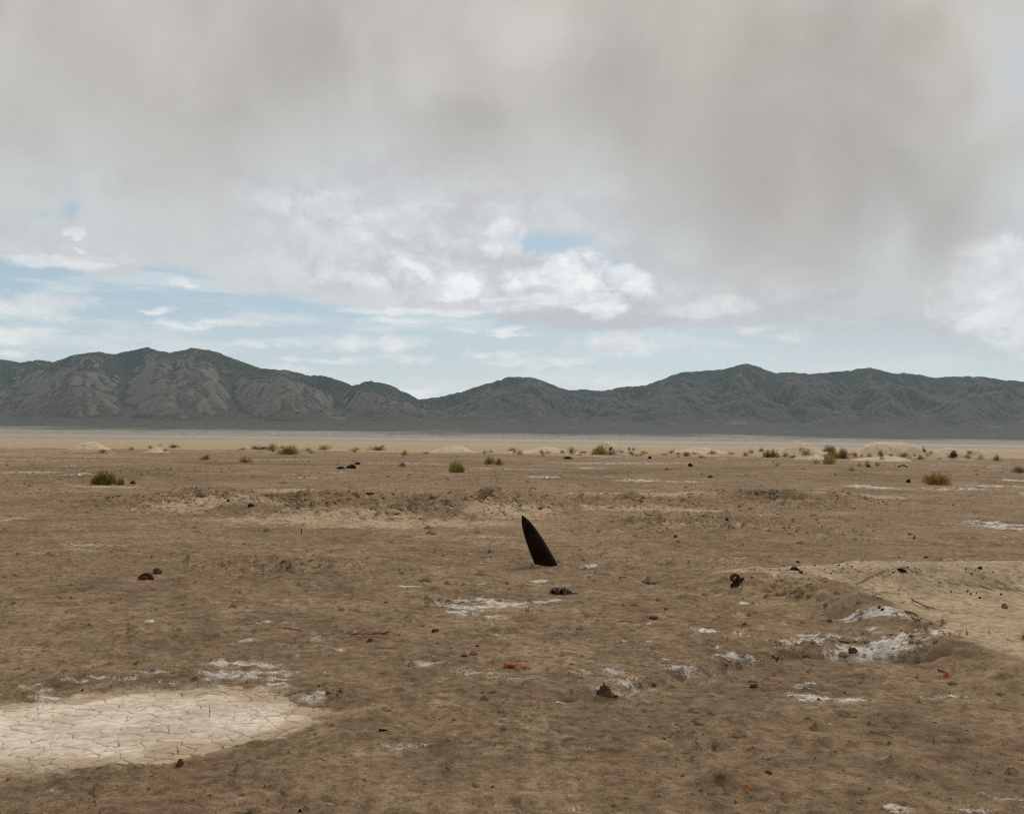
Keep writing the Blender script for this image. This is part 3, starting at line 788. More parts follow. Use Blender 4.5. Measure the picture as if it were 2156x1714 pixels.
# far out: bands of dry lake bed
sx = n.nodes.new('ShaderNodeSeparateXYZ'); n.links.new(p, sx.inputs[0])
yy = S(n, sx.outputs[1]); xx = S(n, sx.outputs[0])
dist_ = (xx * xx + yy * yy).sqrt()
wv = noise(n, p, 0.004, 4, 0.6, mul=(0.3, 1, 1))
wv2 = noise(n, p, 0.0009, 5, 0.6, mul=(0.25, 1, 1))
play = mix(n, ss(n, wv, 0.35, 0.65), (0.39, 0.325, 0.220), (0.50, 0.425, 0.305))
play = mix(n, ss(n, dist_ + (wv2 - 0.5) * 260, 300, 520), play, mix(n, ss(n, wv2, 0.4, 0.6), (0.35, 0.305, 0.250), (0.46, 0.405, 0.335)))
play = mix(n, ss(n, dist_ + (wv2 - 0.5) * 2200, 2200, 3200), play, (0.31, 0.285, 0.255))
c = mix(n, ss(n, dist_, 180, 420), c, play)
n.links.new(c, b.inputs['Base Color'])
n.links.new(bump(n, h, 0.09, 1.0), b.inputs['Normal'])
SOILM = m
tag(obj('ground', me, m), 'bare brown desert flat with salt stains, shell craters and pale sand', kind='structure')

# ------------------------------------------------------------ haze
hb = 16600.0
hv = [(-hb, -hb, -2.0), (hb, -hb, -2.0), (hb, hb, -2.0), (-hb, hb, -2.0), (-hb, -hb, 1150.0), (hb, -hb, 1150.0), (hb, hb, 1150.0), (-hb, hb, 1150.0)]
hf = [(0, 3, 2, 1), (4, 5, 6, 7), (0, 1, 5, 4), (1, 2, 6, 5), (2, 3, 7, 6), (3, 0, 4, 7)]
me = mesh_from('haze', hv, faces=hf, smooth=False)
m = bpy.data.materials.new('haze_air'); m.use_nodes = True
n = m.node_tree; n.nodes.clear()
o_ = n.nodes.new('ShaderNodeOutputMaterial'); v = n.nodes.new('ShaderNodeVolumePrincipled')
v.inputs['Density'].default_value = 1.8e-5
v.inputs['Color'].default_value = (0.68, 0.88, 1.0, 1)
v.inputs['Anisotropy'].default_value = 0.2
n.links.new(v.outputs[0], o_.inputs['Volume'])
tag(obj('haze', me, m), 'thin dusty air over the desert basin', kind='stuff')

# where a line of sight meets the ground (or a mound on it)
MOUNDS = []
def Htot(x, y, fine=False):
    z = H(x, y, fine)
    for f_ in MOUNDS: z = np.maximum(z, f_(x, y))
    return z
_TS = np.geomspace(4.0, 420.0, 2600)
def hit(dx, dy):
    v = ray(dx, dy)
    x = v.x * _TS; y = v.y * _TS; z = CAM_H + v.z * _TS
    b_ = np.nonzero(z < Htot(x, y, _TS[0] < 0))[0]
    if len(b_) == 0: return (v.x * 300, v.y * 300, 0.0)
    i = b_[0]
    xx, yy = x[i], y[i]
    return (xx, yy, float(Htot(np.array([xx]), np.array([yy]), True)[0]))
def zg(x, y): return float(Htot(np.array([x], dtype=float), np.array([y], dtype=float), True)[0])
def mpp(x, y): return math.hypot(x, y) * KD / F          # metres per display pixel there

# ------------------------------------------------------------ cracked mud pan, plate by plate
def clip_poly(poly, a, b, c):
    """keep a*x + b*y <= c"""
    outp = []
    for i in range(len(poly)):
        p, q = poly[i], poly[(i + 1) % len(poly)]
        dp = a * p[0] + b * p[1] - c; dq = a * q[0] + b * q[1] - c
        if dp <= 0: outp.append(p)
        if (dp < 0 < dq) or (dq < 0 < dp):
            t = dp / (dp - dq); outp.append((p[0] + t * (q[0] - p[0]), p[1] + t * (q[1] - p[1])))
    return outp
panm, n, b = new_mat('mud_plates', 1.0)
p = pos_of(n)
oi = n.nodes.new('ShaderNodeObjectInfo')
l2 = noise(n, p, 2.2, 5, 0.62); g1 = noise(n, p, 14.0, 8, 0.72)
c = mix(n, ss(n, l2 + (g1 - 0.5) * 0.4, 0.35, 0.65), PAN_A, PAN_B)
c = mix(n, ss(n, noise(n, p, 0.9, 4, 0.6, off=(3, 1, 0)), 0.50, 0.68) * 0.6, c, (0.50, 0.395, 0.295))
c = mix(n, S(n, oi.outputs['Random']) * 0.22, c, (0.80, 0.70, 0.58))
c = mix(n, ss(n, attr(n, 'edge')[0] + (g1 - 0.5) * 0.8, 0.25, 0.95) * 0.85, c, SOIL_P)
vv = n.nodes.new('ShaderNodeVectorMath'); vv.operation = 'SCALE'
put(n, c, vv.inputs[0]); put(n, ss(n, g1, 0.3, 0.65, 0.82, 1.1), vv.inputs['Scale'])
n.links.new(vv.outputs[0], b.inputs['Base Color'])
n.links.new(bump(n, noise(n, p, 16, 7, 0.65), 0.012, 0.7), b.inputs['Normal'])
pan_root = obj('cracked_mud_pan', None, loc=(-2.6, 7.2, PAN_Z))
tag(pan_root, 'pale dried mud pan split into cracked plates', kind='structure')
rr_ = np.random.default_rng(3)
seeds = []
for gy_ in np.arange(5.9, 9.7, 0.138):
    for gx_ in np.arange(-9.5, -0.9, 0.165):
        if rr_.random() < 0.86:
            seeds.append((gx_ + rr_.uniform(-.12, .12), gy_ + rr_.uniform(-.10, .10)))
seeds = np.array(seeds)
sdv = poly_sd(seeds[:, 0], seeds[:, 1], PAN)
ids = np.nonzero(sdv < 0.14)[0]
# when there are more than 300, keep those that show
ids = sorted(ids, key=lambda i: abs(seeds[i, 0] / seeds[i, 1]))
restV, restF, restE = [], [], []
for ci, i in enumerate(ids):
    sx_, sy_ = seeds[i]
    poly = [(sx_ - .5, sy_ - .5), (sx_ + .5, sy_ - .5), (sx_ + .5, sy_ + .5), (sx_ - .5, sy_ + .5)]
    d2 = ((seeds - seeds[i]) ** 2).sum(1)
    for j in np.argsort(d2)[1:26]:
        ox, oy = seeds[j]; a_, b_ = ox - sx_, oy - sy_
        poly = clip_poly(poly, a_, b_, (ox * ox + oy * oy - sx_ * sx_ - sy_ * sy_) / 2)
        if not poly: break
    if len(poly) < 3: continue
    pts = []
    for q in range(len(poly)):
        p0, p1 = poly[q], poly[(q + 1) % len(poly)]
        L = math.hypot(p1[0] - p0[0], p1[1] - p0[1]); k_ = max(1, int(L / 0.028))
        for t in range(k_): pts.append((p0[0] + (p1[0] - p0[0]) * t / k_, p0[1] + (p1[1] - p0[1]) * t / k_))
    pts = np.array(pts); X_, Y_ = pts[:, 0], pts[:, 1]
    WX = X_ + fbm(X_, Y_, 0.20, 4, .62, 301) * 0.085; WY = Y_ + fbm(X_, Y_, 0.20, 4, .62, 303) * 0.085
    pts = np.stack([WX, WY], 1); cen = pts.mean(0)
    wdt = 0.0004 + 0.0040 * sst(fbm(pts[:, 0], pts[:, 1], 0.30, 3, .5, 305), -0.15, 0.36)
    dirs = cen - pts; L = np.hypot(dirs[:, 0], dirs[:, 1])[:, None]; dirs = dirs / L
    rings = []
    for ins, dz in ((wdt * 0.6, -0.034), (wdt, -0.004), (wdt + 0.008, 0.0), (L[:, 0] * 0.30, 0.0015), (L[:, 0] * 0.65, 0.0005)):
        rings.append((pts + dirs * np.minimum(ins, L[:, 0] * .9)[:, None], dz))
    zb = lambda q: PAN_Z + fbm(q[:, 0], q[:, 1], 0.9, 3, .5, 307) * 0.012 + fbm(q[:, 0], q[:, 1], 0.09, 2, .6, 309) * 0.004
    tilt = rr_.uniform(-.012, .012, 2)
    V = [np.column_stack([q, zb(q) + dz + (q - cen) @ tilt]) for q, dz in rings]
    V = np.vstack(V + [np.array([[cen[0], cen[1], zb(cen[None])[0] + 0.001]])]) - np.array([-2.6, 7.2, PAN_Z])
    N_ = len(pts); fs = []
    for r_ in range(4):
        for q in range(N_):
            fs.append((r_ * N_ + q, r_ * N_ + (q + 1) % N_, (r_ + 1) * N_ + (q + 1) % N_, (r_ + 1) * N_ + q))
    for q in range(N_): fs.append((4 * N_ + q, 4 * N_ + (q + 1) % N_, 5 * N_))
    me = mesh_from('mud_plate', V, faces=fs)
    VX, VY = V[:, 0] - 2.6, V[:, 1] + 7.2
    ed = sst(poly_sd(VX, VY, PAN) + fbm(VX, VY, .5, 4, .6, 311) * .45, -0.42, 0.06)
    add_attr(me, 'edge', np.stack([ed, ed, ed, ed], 1))
    if ci < 290: obj('mud_plate', me, panm, pan_root)
    else:
        o_ = sum(len(q) for q in restV); restV.append(V); restF += [tuple(k_ + o_ for k_ in f) for f in fs]; restE.append(ed)
if restV:
    V = np.vstack(restV); ed = np.concatenate(restE); me = mesh_from('mud_plates', V, faces=restF); add_attr(me, 'edge', np.stack([ed, ed, ed, ed], 1))
    tag(obj('mud_plates', me, panm, pan_root), 'the remaining mud plates at the far left of the pan', kind='stuff')

# ------------------------------------------------------------ sand mounds near the horizon (x0, x1, top, base in source pixels)
def src(x, y): return (x / 1.1596, y / 1.1596)
SANDM, n, b = new_mat('mound_sand', 1.0)
p = pos_of(n)
a1 = noise(n, p, 0.7, 6, 0.65); a2 = noise(n, p, 5.0, 5, 0.7)
rill = noise(n, p, 2.0, 4, 0.6, mul=(1.0, 0.35, 0.3))
c = mix(n, a1, (0.60, 0.475, 0.335), (0.78, 0.64, 0.475))
c = mix(n, ss(n, rill, 0.50, 0.66) * 0.45, c, (0.36, 0.275, 0.18))
c = mix(n, ss(n, a2, 0.60, 0.72) * 0.25, c, (0.26, 0.20, 0.14))
n.links.new(c, b.inputs['Base Color'])
n.links.new(bump(n, a2 + rill, 0.15, 0.8), b.inputs['Normal'])
MD = [('sand_mound', 1900, 2018, 1076, 1108, 1.7, -0.22, 0.10, 'bare pale sand mound with a peaked top left of the dark green bush'),
      ('sand_mound', 2086, 2256, 1078, 1111, 3.2, 0.02, 0.05, 'broad smooth pale sand mound with a flat rounded top'),
      ('sand_mound', 2250, 2372, 1092, 1122, 1.8, 0.05, 0.12, 'low pale sand mound right of the broad flat-topped mound'),
      ('sand_mound', 2345, 2418, 1093, 1113, 1.9, -0.1, 0.16, 'small far sand mound at the right behind green shrubs'),
      ('sand_mound', 1440, 1534, 1078, 1108, 2.4, -0.05, 0.22, 'rough tan earth mound with a dark slab sticking out'),
      ('sand_mound', 1050, 1160, 1086, 1101, 1.5, 0.1, 0.2, 'very low tan hummock near the centre horizon'),
      ('sand_mound', 165, 268, 1077, 1098, 1.6, 0.1, 0.2, 'low pebbly sand mound at the far left'),
      ('sand_mound', 1245, 1440, 1090, 1108, 2.0, -0.1, 0.25, 'long low bank of rubbly sand left of the rough mound'),
      ('sand_mound', 1930, 2030, 1108, 1121, 1.6, 0.0, 0.1, 'small smooth sand hummock in front of the peaked mound'),
      ('sand_mound', 1850, 1925, 1101, 1113, 1.6, 0.0, 0.1, 'small sand swell left of the peaked mound'),
      ('sand_mound', 2085, 2215, 1112, 1124, 1.8, 0.2, 0.1, 'low sand apron in front of the broad mound'),
      ('sand_mound', 1620, 1800, 1091, 1108, 1.5, 0.0, 0.2, 'faint low sand swell between the shrubs right of centre'),
      ('sand_mound', 352, 412, 1092, 1103, 1.5, 0.0, 0.3, 'tiny tan hummock beside olive shrubs at the left')]
for mi, (nm, x0, x1, top, base, pw_, pk, rg, lab) in enumerate(MD):
    fx_, fy_ = P(*src((x0 + x1) / 2, base)); df = math.hypot(fx_, fy_)
    if df > 330: s_ = 330 / df; fx_ *= s_; fy_ *= s_; df = 330
    rx = (x1 - x0) * 0.5 * 0.4096 / F * df; ry = max(min(rx * 0.8, 7.0), 2.0)
    ux, uy = fx_ / df, fy_ / df
    cx, cy = fx_ + ux * ry, fy_ + uy * ry; dc = math.hypot(cx, cy)
    rx = (x1 - x0) * 0.5 * 0.4096 / F * dc
    v = ray(*src(x0 * (0.5 - pk / 2) + x1 * (0.5 + pk / 2), top)); zt = CAM_H + v.z / math.hypot(v.x, v.y) * dc
    def mf(x, y, cx=cx, cy=cy, rx=rx, ry=ry, zt=zt, pw_=pw_, pk=pk, rg=rg, ux=ux, uy=uy, mi=mi):
        a_ = ((x - cx) * uy - (y - cy) * ux) / rx; b_ = ((x - cx) * ux + (y - cy) * uy) / ry
        a_ = a_ + fbm(x, y, rx * 0.7, 3, .55, 400 + mi) * 0.25
        a2_ = np.where(a_ < pk, (a_ - pk) / (1 + pk), (a_ - pk) / (1 - pk))
        q = np.sqrt(a2_ ** 2 + b_ ** 2)
        pr = np.clip(1 - q ** pw_, -0.25, 1)
        g = (1 - ridged(x, y, rx * 0.35, 4, .55, 430 + mi)) * rg * sst(q, 0.05, 0.6)
        return (zt + 0.05) * (pr - g * 1.0) + fbm(x, y, 0.7, 3, .6, 450 + mi) * 0.06 - 0.05
    MOUNDS.append(mf)
    nu, nv = (150, 90) if x1 - x0 > 90 else (90, 60)
    U, W = np.meshgrid(np.linspace(-1.5, 1.5, nu), np.linspace(-1.5, 1.5, nv))
    MX = cx + U * rx * uy + W * ry * ux; MY = cy - U * rx * ux + W * ry * uy
    MZ = mf(MX, MY); MZ = np.maximum(MZ, -0.5)
    me = mesh_from('sand_mound', np.stack([MX - cx, MY - cy, MZ], -1).reshape(-1, 3), quads=grid_quads(nv, nu))
    tag(obj('sand_mound', me, SANDM, loc=(cx, cy, 0)), lab, kind='structure')

# ------------------------------------------------------------ small mesh makers
import bmesh
def _ico(n_):
    bm = bmesh.new(); bmesh.ops.create_icosphere(bm, subdivisions=n_, radius=1)
    v_ = np.array([v.co[:] for v in bm.verts]); f_ = np.array([[v.index for v in f.verts] for f in bm.faces]); bm.free()
    return v_, f_
ICO1, ICO2, ICO3 = _ico(1), _ico(2), _ico(3)
def rock_mesh(name, w, d, h, seed, ico=ICO3, rough=0.35, skirt=False):
    v_, f_ = ico; v_ = v_.copy()
    o_ = seed * 7.31
    nn = fbm(v_[:, 0] * 1.3 + o_ + v_[:, 2] * .7, v_[:, 1] * 1.3 - v_[:, 2] * 0.9, 1.2, 3, .6, seed)
    n2_ = ridged(v_[:, 0] + v_[:, 2] + o_, v_[:, 1] - v_[:, 2] * .5, 0.9, 3, .6, seed + 5) - .6
    v_ = v_ * (1 + nn * rough * 1.6 + n2_ * rough)[:, None]
    v_ *= np.array([w / 2, d / 2, h])
    if skirt:
        f2 = np.clip(1 - v_[:, 2] / (h * 0.6), 0, 1)
        v_[:, 0] *= 1 + f2 * 0.55; v_[:, 1] *= 1 + f2 * 0.55
    v_[:, 2] = np.maximum(v_[:, 2], -h * 0.35)
    return mesh_from(name, v_, tris=f_, smooth=False)
def tube_geo(pts, rad, seg=6, flat=1.0):
    """verts and faces of a tube along points; rad a number or list"""
    pts = [Vector(p) for p in pts]; V = []; Fc = []
    for i, q in enumerate(pts):
        t = (pts[min(i + 1, len(pts) - 1)] - pts[max(i - 1, 0)]).normalized()
        a_ = t.cross(Vector((0, 0, 1))); a_ = a_.normalized() if a_.length > 1e-4 else Vector((1, 0, 0))
        b_ = t.cross(a_).normalized(); r_ = rad[i] if isinstance(rad, (list, tuple)) else rad
        for k_ in range(seg):
            an = 2 * math.pi * k_ / seg
            V.append(tuple(q + a_ * math.cos(an) * r_ + b_ * math.sin(an) * r_ * flat))
    for i in range(len(pts) - 1):
        for k_ in range(seg):
            Fc.append((i * seg + k_, i * seg + (k_ + 1) % seg, (i + 1) * seg + (k_ + 1) % seg, (i + 1) * seg + k_))
    Fc.append(tuple(range(seg))[::-1]); Fc.append(tuple(range((len(pts) - 1) * seg, len(pts) * seg)))
    return V, Fc
def join_geo(*gs):
    V, Fc = [], []
    for v_, f_ in gs:
        o_ = len(V); V += list(v_); Fc += [tuple(i + o_ for i in f) for f in f_]
    return V, Fc
def plain(name, c1, c2, scale=8.0, rough=0.9, bumpd=0.01, c3=None, t3=0.6, metallic=0.0):
    m, n, b = new_mat(name, rough)
    tc_ = n.nodes.new('ShaderNodeTexCoord'); p = tc_.outputs['Object']
    f = noise(n, p, scale, 6, 0.65)
    c = mix(n, ss(n, f, 0.35, 0.65), c1, c2)
    if c3: c = mix(n, ss(n, noise(n, p, scale * 2.3, 5, 0.7, off=(3, 5, 1)), t3, t3 + 0.1), c, c3)
    n.links.new(c, b.inputs['Base Color']); b.inputs['Metallic'].default_value = metallic
    n.links.new(bump(n, noise(n, p, scale * 3, 6, 0.7), bumpd, 0.8), b.inputs['Normal'])
    return m

# ------------------------------------------------------------ the bomb nose stuck in the ground
M_IRON = plain('dark_rusted_iron', (0.007, 0.0030, 0.0016), (0.020, 0.009, 0.0045), 7.0, 0.7, 0.006, (0.060, 0.024, 0.010), 0.60)
M_IRON2 = plain('dark_rusted_iron_nose', (0.012, 0.006, 0.0035), (0.024, 0.012, 0.007), 9.0, 0.75, 0.004, (0.034, 0.017, 0.009), 0.62)
bx_, by_, bz_ = hit(*src(1332, 1377))
vt_ = ray(*src(1274.3, 1256.4)); db = math.hypot(bx_, by_)
tip = Vector((vt_.x, vt_.y, vt_.z)) * (db / math.hypot(vt_.x, vt_.y)) * 1.004 + Vector((0, 0, CAM_H))
base_ = Vector((bx_, by_, bz_)); ax = (tip - base_); Lb = ax.length
rb = 25.2 * 0.4096 / F * db
prof_t = [(0, .03), (.02, .075), (.05, .165), (.09, .27), (.13, .36), (.18, .45), (.195, .478), (.205, .472), (.25, .545), (.32, .63), (.42, .72), (.55, .81), (.68, .885), (.82, .94), (1.0, 1.0), (1.2, 1.04), (1.5, 1.06)]
rootb = obj('bomb_shell', None, loc=base_)
rootb.rotation_euler = ax.to_track_quat('Z', 'Y').to_euler()
tag(rootb, 'tall dark rusty pointed bomb nose leaning left out of the bare ground', 'bomb')
def lathe(name, pr, m, par, seg=48):
    V = []; Fc = []
    for s_, r_ in pr:
        for k_ in range(seg):
            a_ = 2 * math.pi * k_ / seg
            V.append((math.cos(a_) * r_ * rb, math.sin(a_) * r_ * rb, Lb * (1 - s_)))
    for i in range(len(pr) - 1):
        for k_ in range(seg): Fc.append((i * seg + k_, (i + 1) * seg + k_, (i + 1) * seg + (k_ + 1) % seg, i * seg + (k_ + 1) % seg))
    Fc.append(tuple(range(seg))); Fc.append(tuple(range((len(pr) - 1) * seg, len(pr) * seg))[::-1])
    return obj(name, mesh_from(name, V, faces=Fc), m, par)
lathe('nose_cone', prof_t[:7], M_IRON2, rootb)
lathe('casing', prof_t[6:7] + [(.1955, .468)] + prof_t[7:], M_IRON, rootb)
lathe('seam_band', [(.192, .476), (.196, .487), (.202, .487), (.206, .476)], M_IRON2, rootb)

for m_ in (M_IRON, M_IRON2): m_.node_tree.nodes['Principled BSDF'].inputs['Specular IOR Level'].default_value = 0.04
# ------------------------------------------------------------ scrap and other debris
M_RUST = plain('orange_rust', (0.30, 0.085, 0.020), (0.52, 0.19, 0.045), 30, 0.9, 0.004, (0.10, 0.03, 0.012), 0.6)
M_RED = plain('red_brown_rust', (0.075, 0.028, 0.016), (0.17, 0.055, 0.026), 20, 0.9, 0.004, (0.03, 0.016, 0.011), 0.55)
M_REDCAN = plain('scarlet_rust_can', (0.060, 0.022, 0.014), (0.16, 0.040, 0.018), 16, 0.85, 0.004, (0.50, 0.085, 0.03), 0.48)
M_BLACK = plain('blackened_metal', (0.010, 0.0055, 0.003), (0.030, 0.017, 0.010), 14, 0.95, 0.004)
M_COIL = plain('oxide_brown_steel', (0.035, 0.015, 0.010), (0.085, 0.036, 0.022), 18, 0.9, 0.004)
M_ROCK = plain('dark_stone', (0.052, 0.034, 0.021), (0.115, 0.078, 0.048), 12, 0.95, 0.008)
M_DUSTY = plain('dust_covered_metal', (0.035, 0.026, 0.018), (0.16, 0.12, 0.08), 14, 0.95, 0.006, (0.05, 0.04, 0.03), 0.6)
M_WOOD = plain('dead_wood', (0.10, 0.062, 0.040), (0.20, 0.130, 0.085), 20, 0.95, 0.003)
M_WOODR = plain('reddish_dead_wood', (0.13, 0.052, 0.028), (0.24, 0.105, 0.058), 20, 0.95, 0.003)
M_EARTH = plain('crumbling_earth', (0.15, 0.102, 0.060), (0.26, 0.182, 0.110), 9, 1.0, 0.02, (0.32, 0.235, 0.150), 0.60)
M_PALE = plain('pale_clay_lump', (0.30, 0.225, 0.145), (0.45, 0.345, 0.235), 12, 1.0, 0.008)
M_WHITE = plain('white_crust_lump', (0.55, 0.52, 0.47), (0.78, 0.76, 0.72), 12, 1.0, 0.006)

def rock(sx_, sy_, w, h, m, name='rock', label=None, cat='rock', group=None, seed=1, dep=0.8, rough=0.35, ico=ICO3, sink=0.0):
    x, y, z = hit(*src(sx_, sy_)); k_ = math.hypot(x, y) * 0.4096 / F
    o = obj(name, rock_mesh(name, w * k_ * (0.8 if name == 'dirt_clod' else 1), w * k_ * dep, h * k_ * 1.1, seed, ico, rough, name == 'dirt_clod'), m, loc=(x, y + w * k_ * dep * 0.4, z - h * k_ * sink))
    o.rotation_euler.z = (seed * 1.7) % 0.9 - 0.45
    tag(o, label, cat, group)
    return o
def stick(pts_src, rad, m, name, label, cat, lift=0.01, wob=0.004, group=None, seed=0, sub=3):
    rnd = random.Random(seed + 11); W = []
    for q in pts_src:
        x, y, z = hit(*src(q[0], q[1])); W.append(Vector((x, y, z + lift + (q[2] if len(q) > 2 else 0))))
    o0 = W[0].copy(); Pn = []
    for i in range(len(W) - 1):
        for t in range(sub):
            f_ = t / sub; Pn.append(W[i].lerp(W[i + 1], f_) - o0 + Vector((rnd.uniform(-wob, wob), rnd.uniform(-wob, wob), rnd.uniform(0, wob))))
    Pn.append(W[-1] - o0)
    rl = [rad * (1 - 0.55 * i / len(Pn)) for i in range(len(Pn))]
    V, Fc = tube_geo(Pn, rl, 6)
    o = obj(name, mesh_from(name, V, faces=Fc), m, loc=o0)
    if label: tag(o, label, cat, group)
    return o, o0

# half-buried cage of ribs in front of the bomb
x, y, z = hit(*src(1370, 1448)); k_ = math.hypot(x, y) * 0.4096 / F
g = obj('metal_cage', None, loc=(x, y, z)); tag(g, 'half-buried black metal cage with dusty ribs just in front of the bomb', 'scrap metal')
Wd, Hh = 47 * k_, 14.5 * k_
V, Fc = [], []
for i in range(13):
    for j in range(7):
        a_ = math.pi * j / 6; xx = -Wd / 2 + Wd * i / 12
        V.append((xx, 0.07 - math.cos(a_) * 0.07 + 0.01 * math.sin(i * 1.3), math.sin(a_) * Hh * (0.86 + 0.1 * math.sin(i * 2.1) - 0.35 * abs(i / 12 - 0.45)) - 0.01))
for i in range(12):
    for j in range(6): Fc.append((i * 7 + j, (i + 1) * 7 + j, (i + 1) * 7 + j + 1, i * 7 + j + 1))
obj('hollow_shell', mesh_from('hollow_shell', V, faces=Fc), M_BLACK, g)
for i, (fx2, hh, lean, mm) in enumerate([(-0.40, .75, -.25, M_BLACK), (-0.24, 1.0, -.05, M_DUSTY), (-0.13, 1.05, 0, M_DUSTY), (0.02, 1.1, 0, M_BLACK), (0.12, 1.12, .05, M_DUSTY), (0.22, 1.05, .12, M_DUSTY), (0.34, .95, .3, M_DUSTY), (0.47, .6, .5, M_DUSTY)]):
    pts = []
    for j in range(9):
        a_ = math.pi * j / 8
        pts.append((fx2 * Wd * 1.1 + lean * 0.05 * (1 - math.sin(a_)), 0.06 - math.cos(a_) * 0.085, math.sin(a_) * Hh * hh * 1.0 - 0.004))
    V, Fc = tube_geo(pts, 0.006 + 0.005 * (i * 7 % 3), 6, 0.5); obj('rib', mesh_from('rib', V, faces=Fc), mm, g)
pts = [(-Wd * .62, 0.0, -0.005), (-Wd * .57, 0.01, Hh * .38), (-Wd * .45, 0.03, Hh * .80), (-Wd * .32, .05, Hh * .97), (-Wd * .1, .06, Hh * 1.02)]
V, Fc = tube_geo(pts, [.008, .011, .012, .010, .006], 6, 0.6); obj('bent_strap', mesh_from('bent_strap', V, faces=Fc), M_BLACK, g)
pts = [(Wd * .45, .03, Hh * .35), (Wd * .6, .02, Hh * .12), (Wd * .72, 0.0, Hh * .28), (Wd * .82, 0.0, Hh * .16), (Wd * .86, 0, 0.0)]
V, Fc = tube_geo(pts, [.012, .010, .013, .011, .005], 6, 0.6); obj('bent_strap', mesh_from('bent_strap', V, faces=Fc), M_BLACK, g)

# twisted coil on the pale rim at the right
x, y, z = hit(*src(1797, 1431)); k_ = math.hypot(x, y) * 0.4096 / F
g = obj('twisted_band', None, loc=(x, y, z)); tag(g, 'twisted dark brown steel band curled into a loop on pale sand', 'scrap metal')
def band(pts, w, name):
    """a flat strap with thickness, wide along local Y"""
    V, Fc = [], []
    for i, q in enumerate(pts):
        q = Vector(q); t = (Vector(pts[min(i + 1, len(pts) - 1)]) - Vector(pts[max(i - 1, 0)])).normalized()
        nrm = Vector((t.z, 0, -t.x)) if abs(t.y) < .9 else Vector((1, 0, 0)); nrm.normalize(); s_ = Vector((0, 1, 0))
        for a_, b2 in ((-1, -1), (1, -1), (1, 1), (-1, 1)): V.append(tuple(q + s_ * a_ * w / 2 + nrm * b2 * 0.018))
    for i in range(len(pts) - 1):
        for j in range(4): Fc.append((i * 4 + j, i * 4 + (j + 1) % 4, (i + 1) * 4 + (j + 1) % 4, (i + 1) * 4 + j))
    Fc += [(0, 1, 2, 3), tuple(len(V) - 4 + i for i in (3, 2, 1, 0))]
    return obj(name, mesh_from(name, V, faces=Fc, smooth=False), M_COIL, g)
lp = [(-0.01 + 0.052 * math.cos(a_) * (1 + .06 * math.sin(a_ * 2)), 0.05 - a_ * 0.012, 0.116 + 0.044 * math.sin(a_)) for a_ in np.linspace(-1.2, 4.6, 18)]
band(lp, 0.085, 'loop')
band([(0.008, 0.02, 0.072), (0.03, 0.01, 0.055), (0.055, 0, 0.075), (0.085, -0.01, 0.105), (0.105, -.02, 0.120)], 0.07, 'strap_end')
band([(-0.035, 0.0, 0.085), (-0.015, 0.0, 0.06), (0.005, 0, 0.035), (0.006, 0, -0.01)], 0.05, 'foot')
band([(-0.075, -0.01, -0.008), (-0.05, 0.0, 0.02), (-0.025, 0.005, 0.048), (0.01, 0.01, 0.052), (0.03, 0.01, 0.03), (0.04, 0, 0.0)], 0.045, 'foot')

# red can, end-on and half-buried, at the left
x, y, z = hit(*src(352, 1415)); k_ = math.hypot(x, y) * 0.4096 / F
g = obj('rusted_can', None, loc=(x, y, z - 0.02)); tag(g, 'half-buried round rusted can, red and black, on the left flat', 'can')
r_ = 15.5 * k_; V, Fc = [], []; n_ = 28
for j, (rr2, yy2) in enumerate([(r_, 0), (r_ * 1.02, 0.01), (r_, 0.13), (r_ * .93, 0.13), (r_ * .93, 0.012), (r_ * .9, 0.004)]):
    for i in range(n_):
        a_ = 2 * math.pi * i / n_; d_ = 1 + 0.04 * math.sin(i * 1.9) + 0.03 * math.sin(i * 4.3)
        V.append((math.cos(a_) * rr2 * d_, yy2 + 0.004 * math.sin(i * 2.7), math.sin(a_) * rr2 * 1.12 * d_))
for j in range(5):
    for i in range(n_): Fc.append((j * n_ + i, j * n_ + (i + 1) % n_, (j + 1) * n_ + (i + 1) % n_, (j + 1) * n_ + i))
obj('side_wall', mesh_from('side_wall', V, faces=Fc), M_BLACK, g)
V = [(0, 0.02, 0.0)]; Fc = []
for j, q in enumerate((0.3, 0.6, 0.93)):
    for i in range(n_):
        a_ = 2 * math.pi * i / n_; V.append((math.cos(a_) * r_ * q, 0.012 + 0.014 * math.sin(i * 2.3 + j * 2) * (1 - q * .6), math.sin(a_) * r_ * q * 1.12))
for i in range(n_): Fc.append((0, 1 + i, 1 + (i + 1) % n_))
for j in range(2):
    for i in range(n_): Fc.append((1 + j * n_ + i, 1 + (j + 1) * n_ + i, 1 + (j + 1) * n_ + (i + 1) % n_, 1 + j * n_ + (i + 1) % n_))
obj('end_plate', mesh_from('end_plate', V, faces=Fc, smooth=False), M_REDCAN, g)
rock(381, 1401, 20, 12, M_ROCK, 'stone', 'dark rounded stone just behind the red rusted can', 'stone', seed=12, rough=0.2)

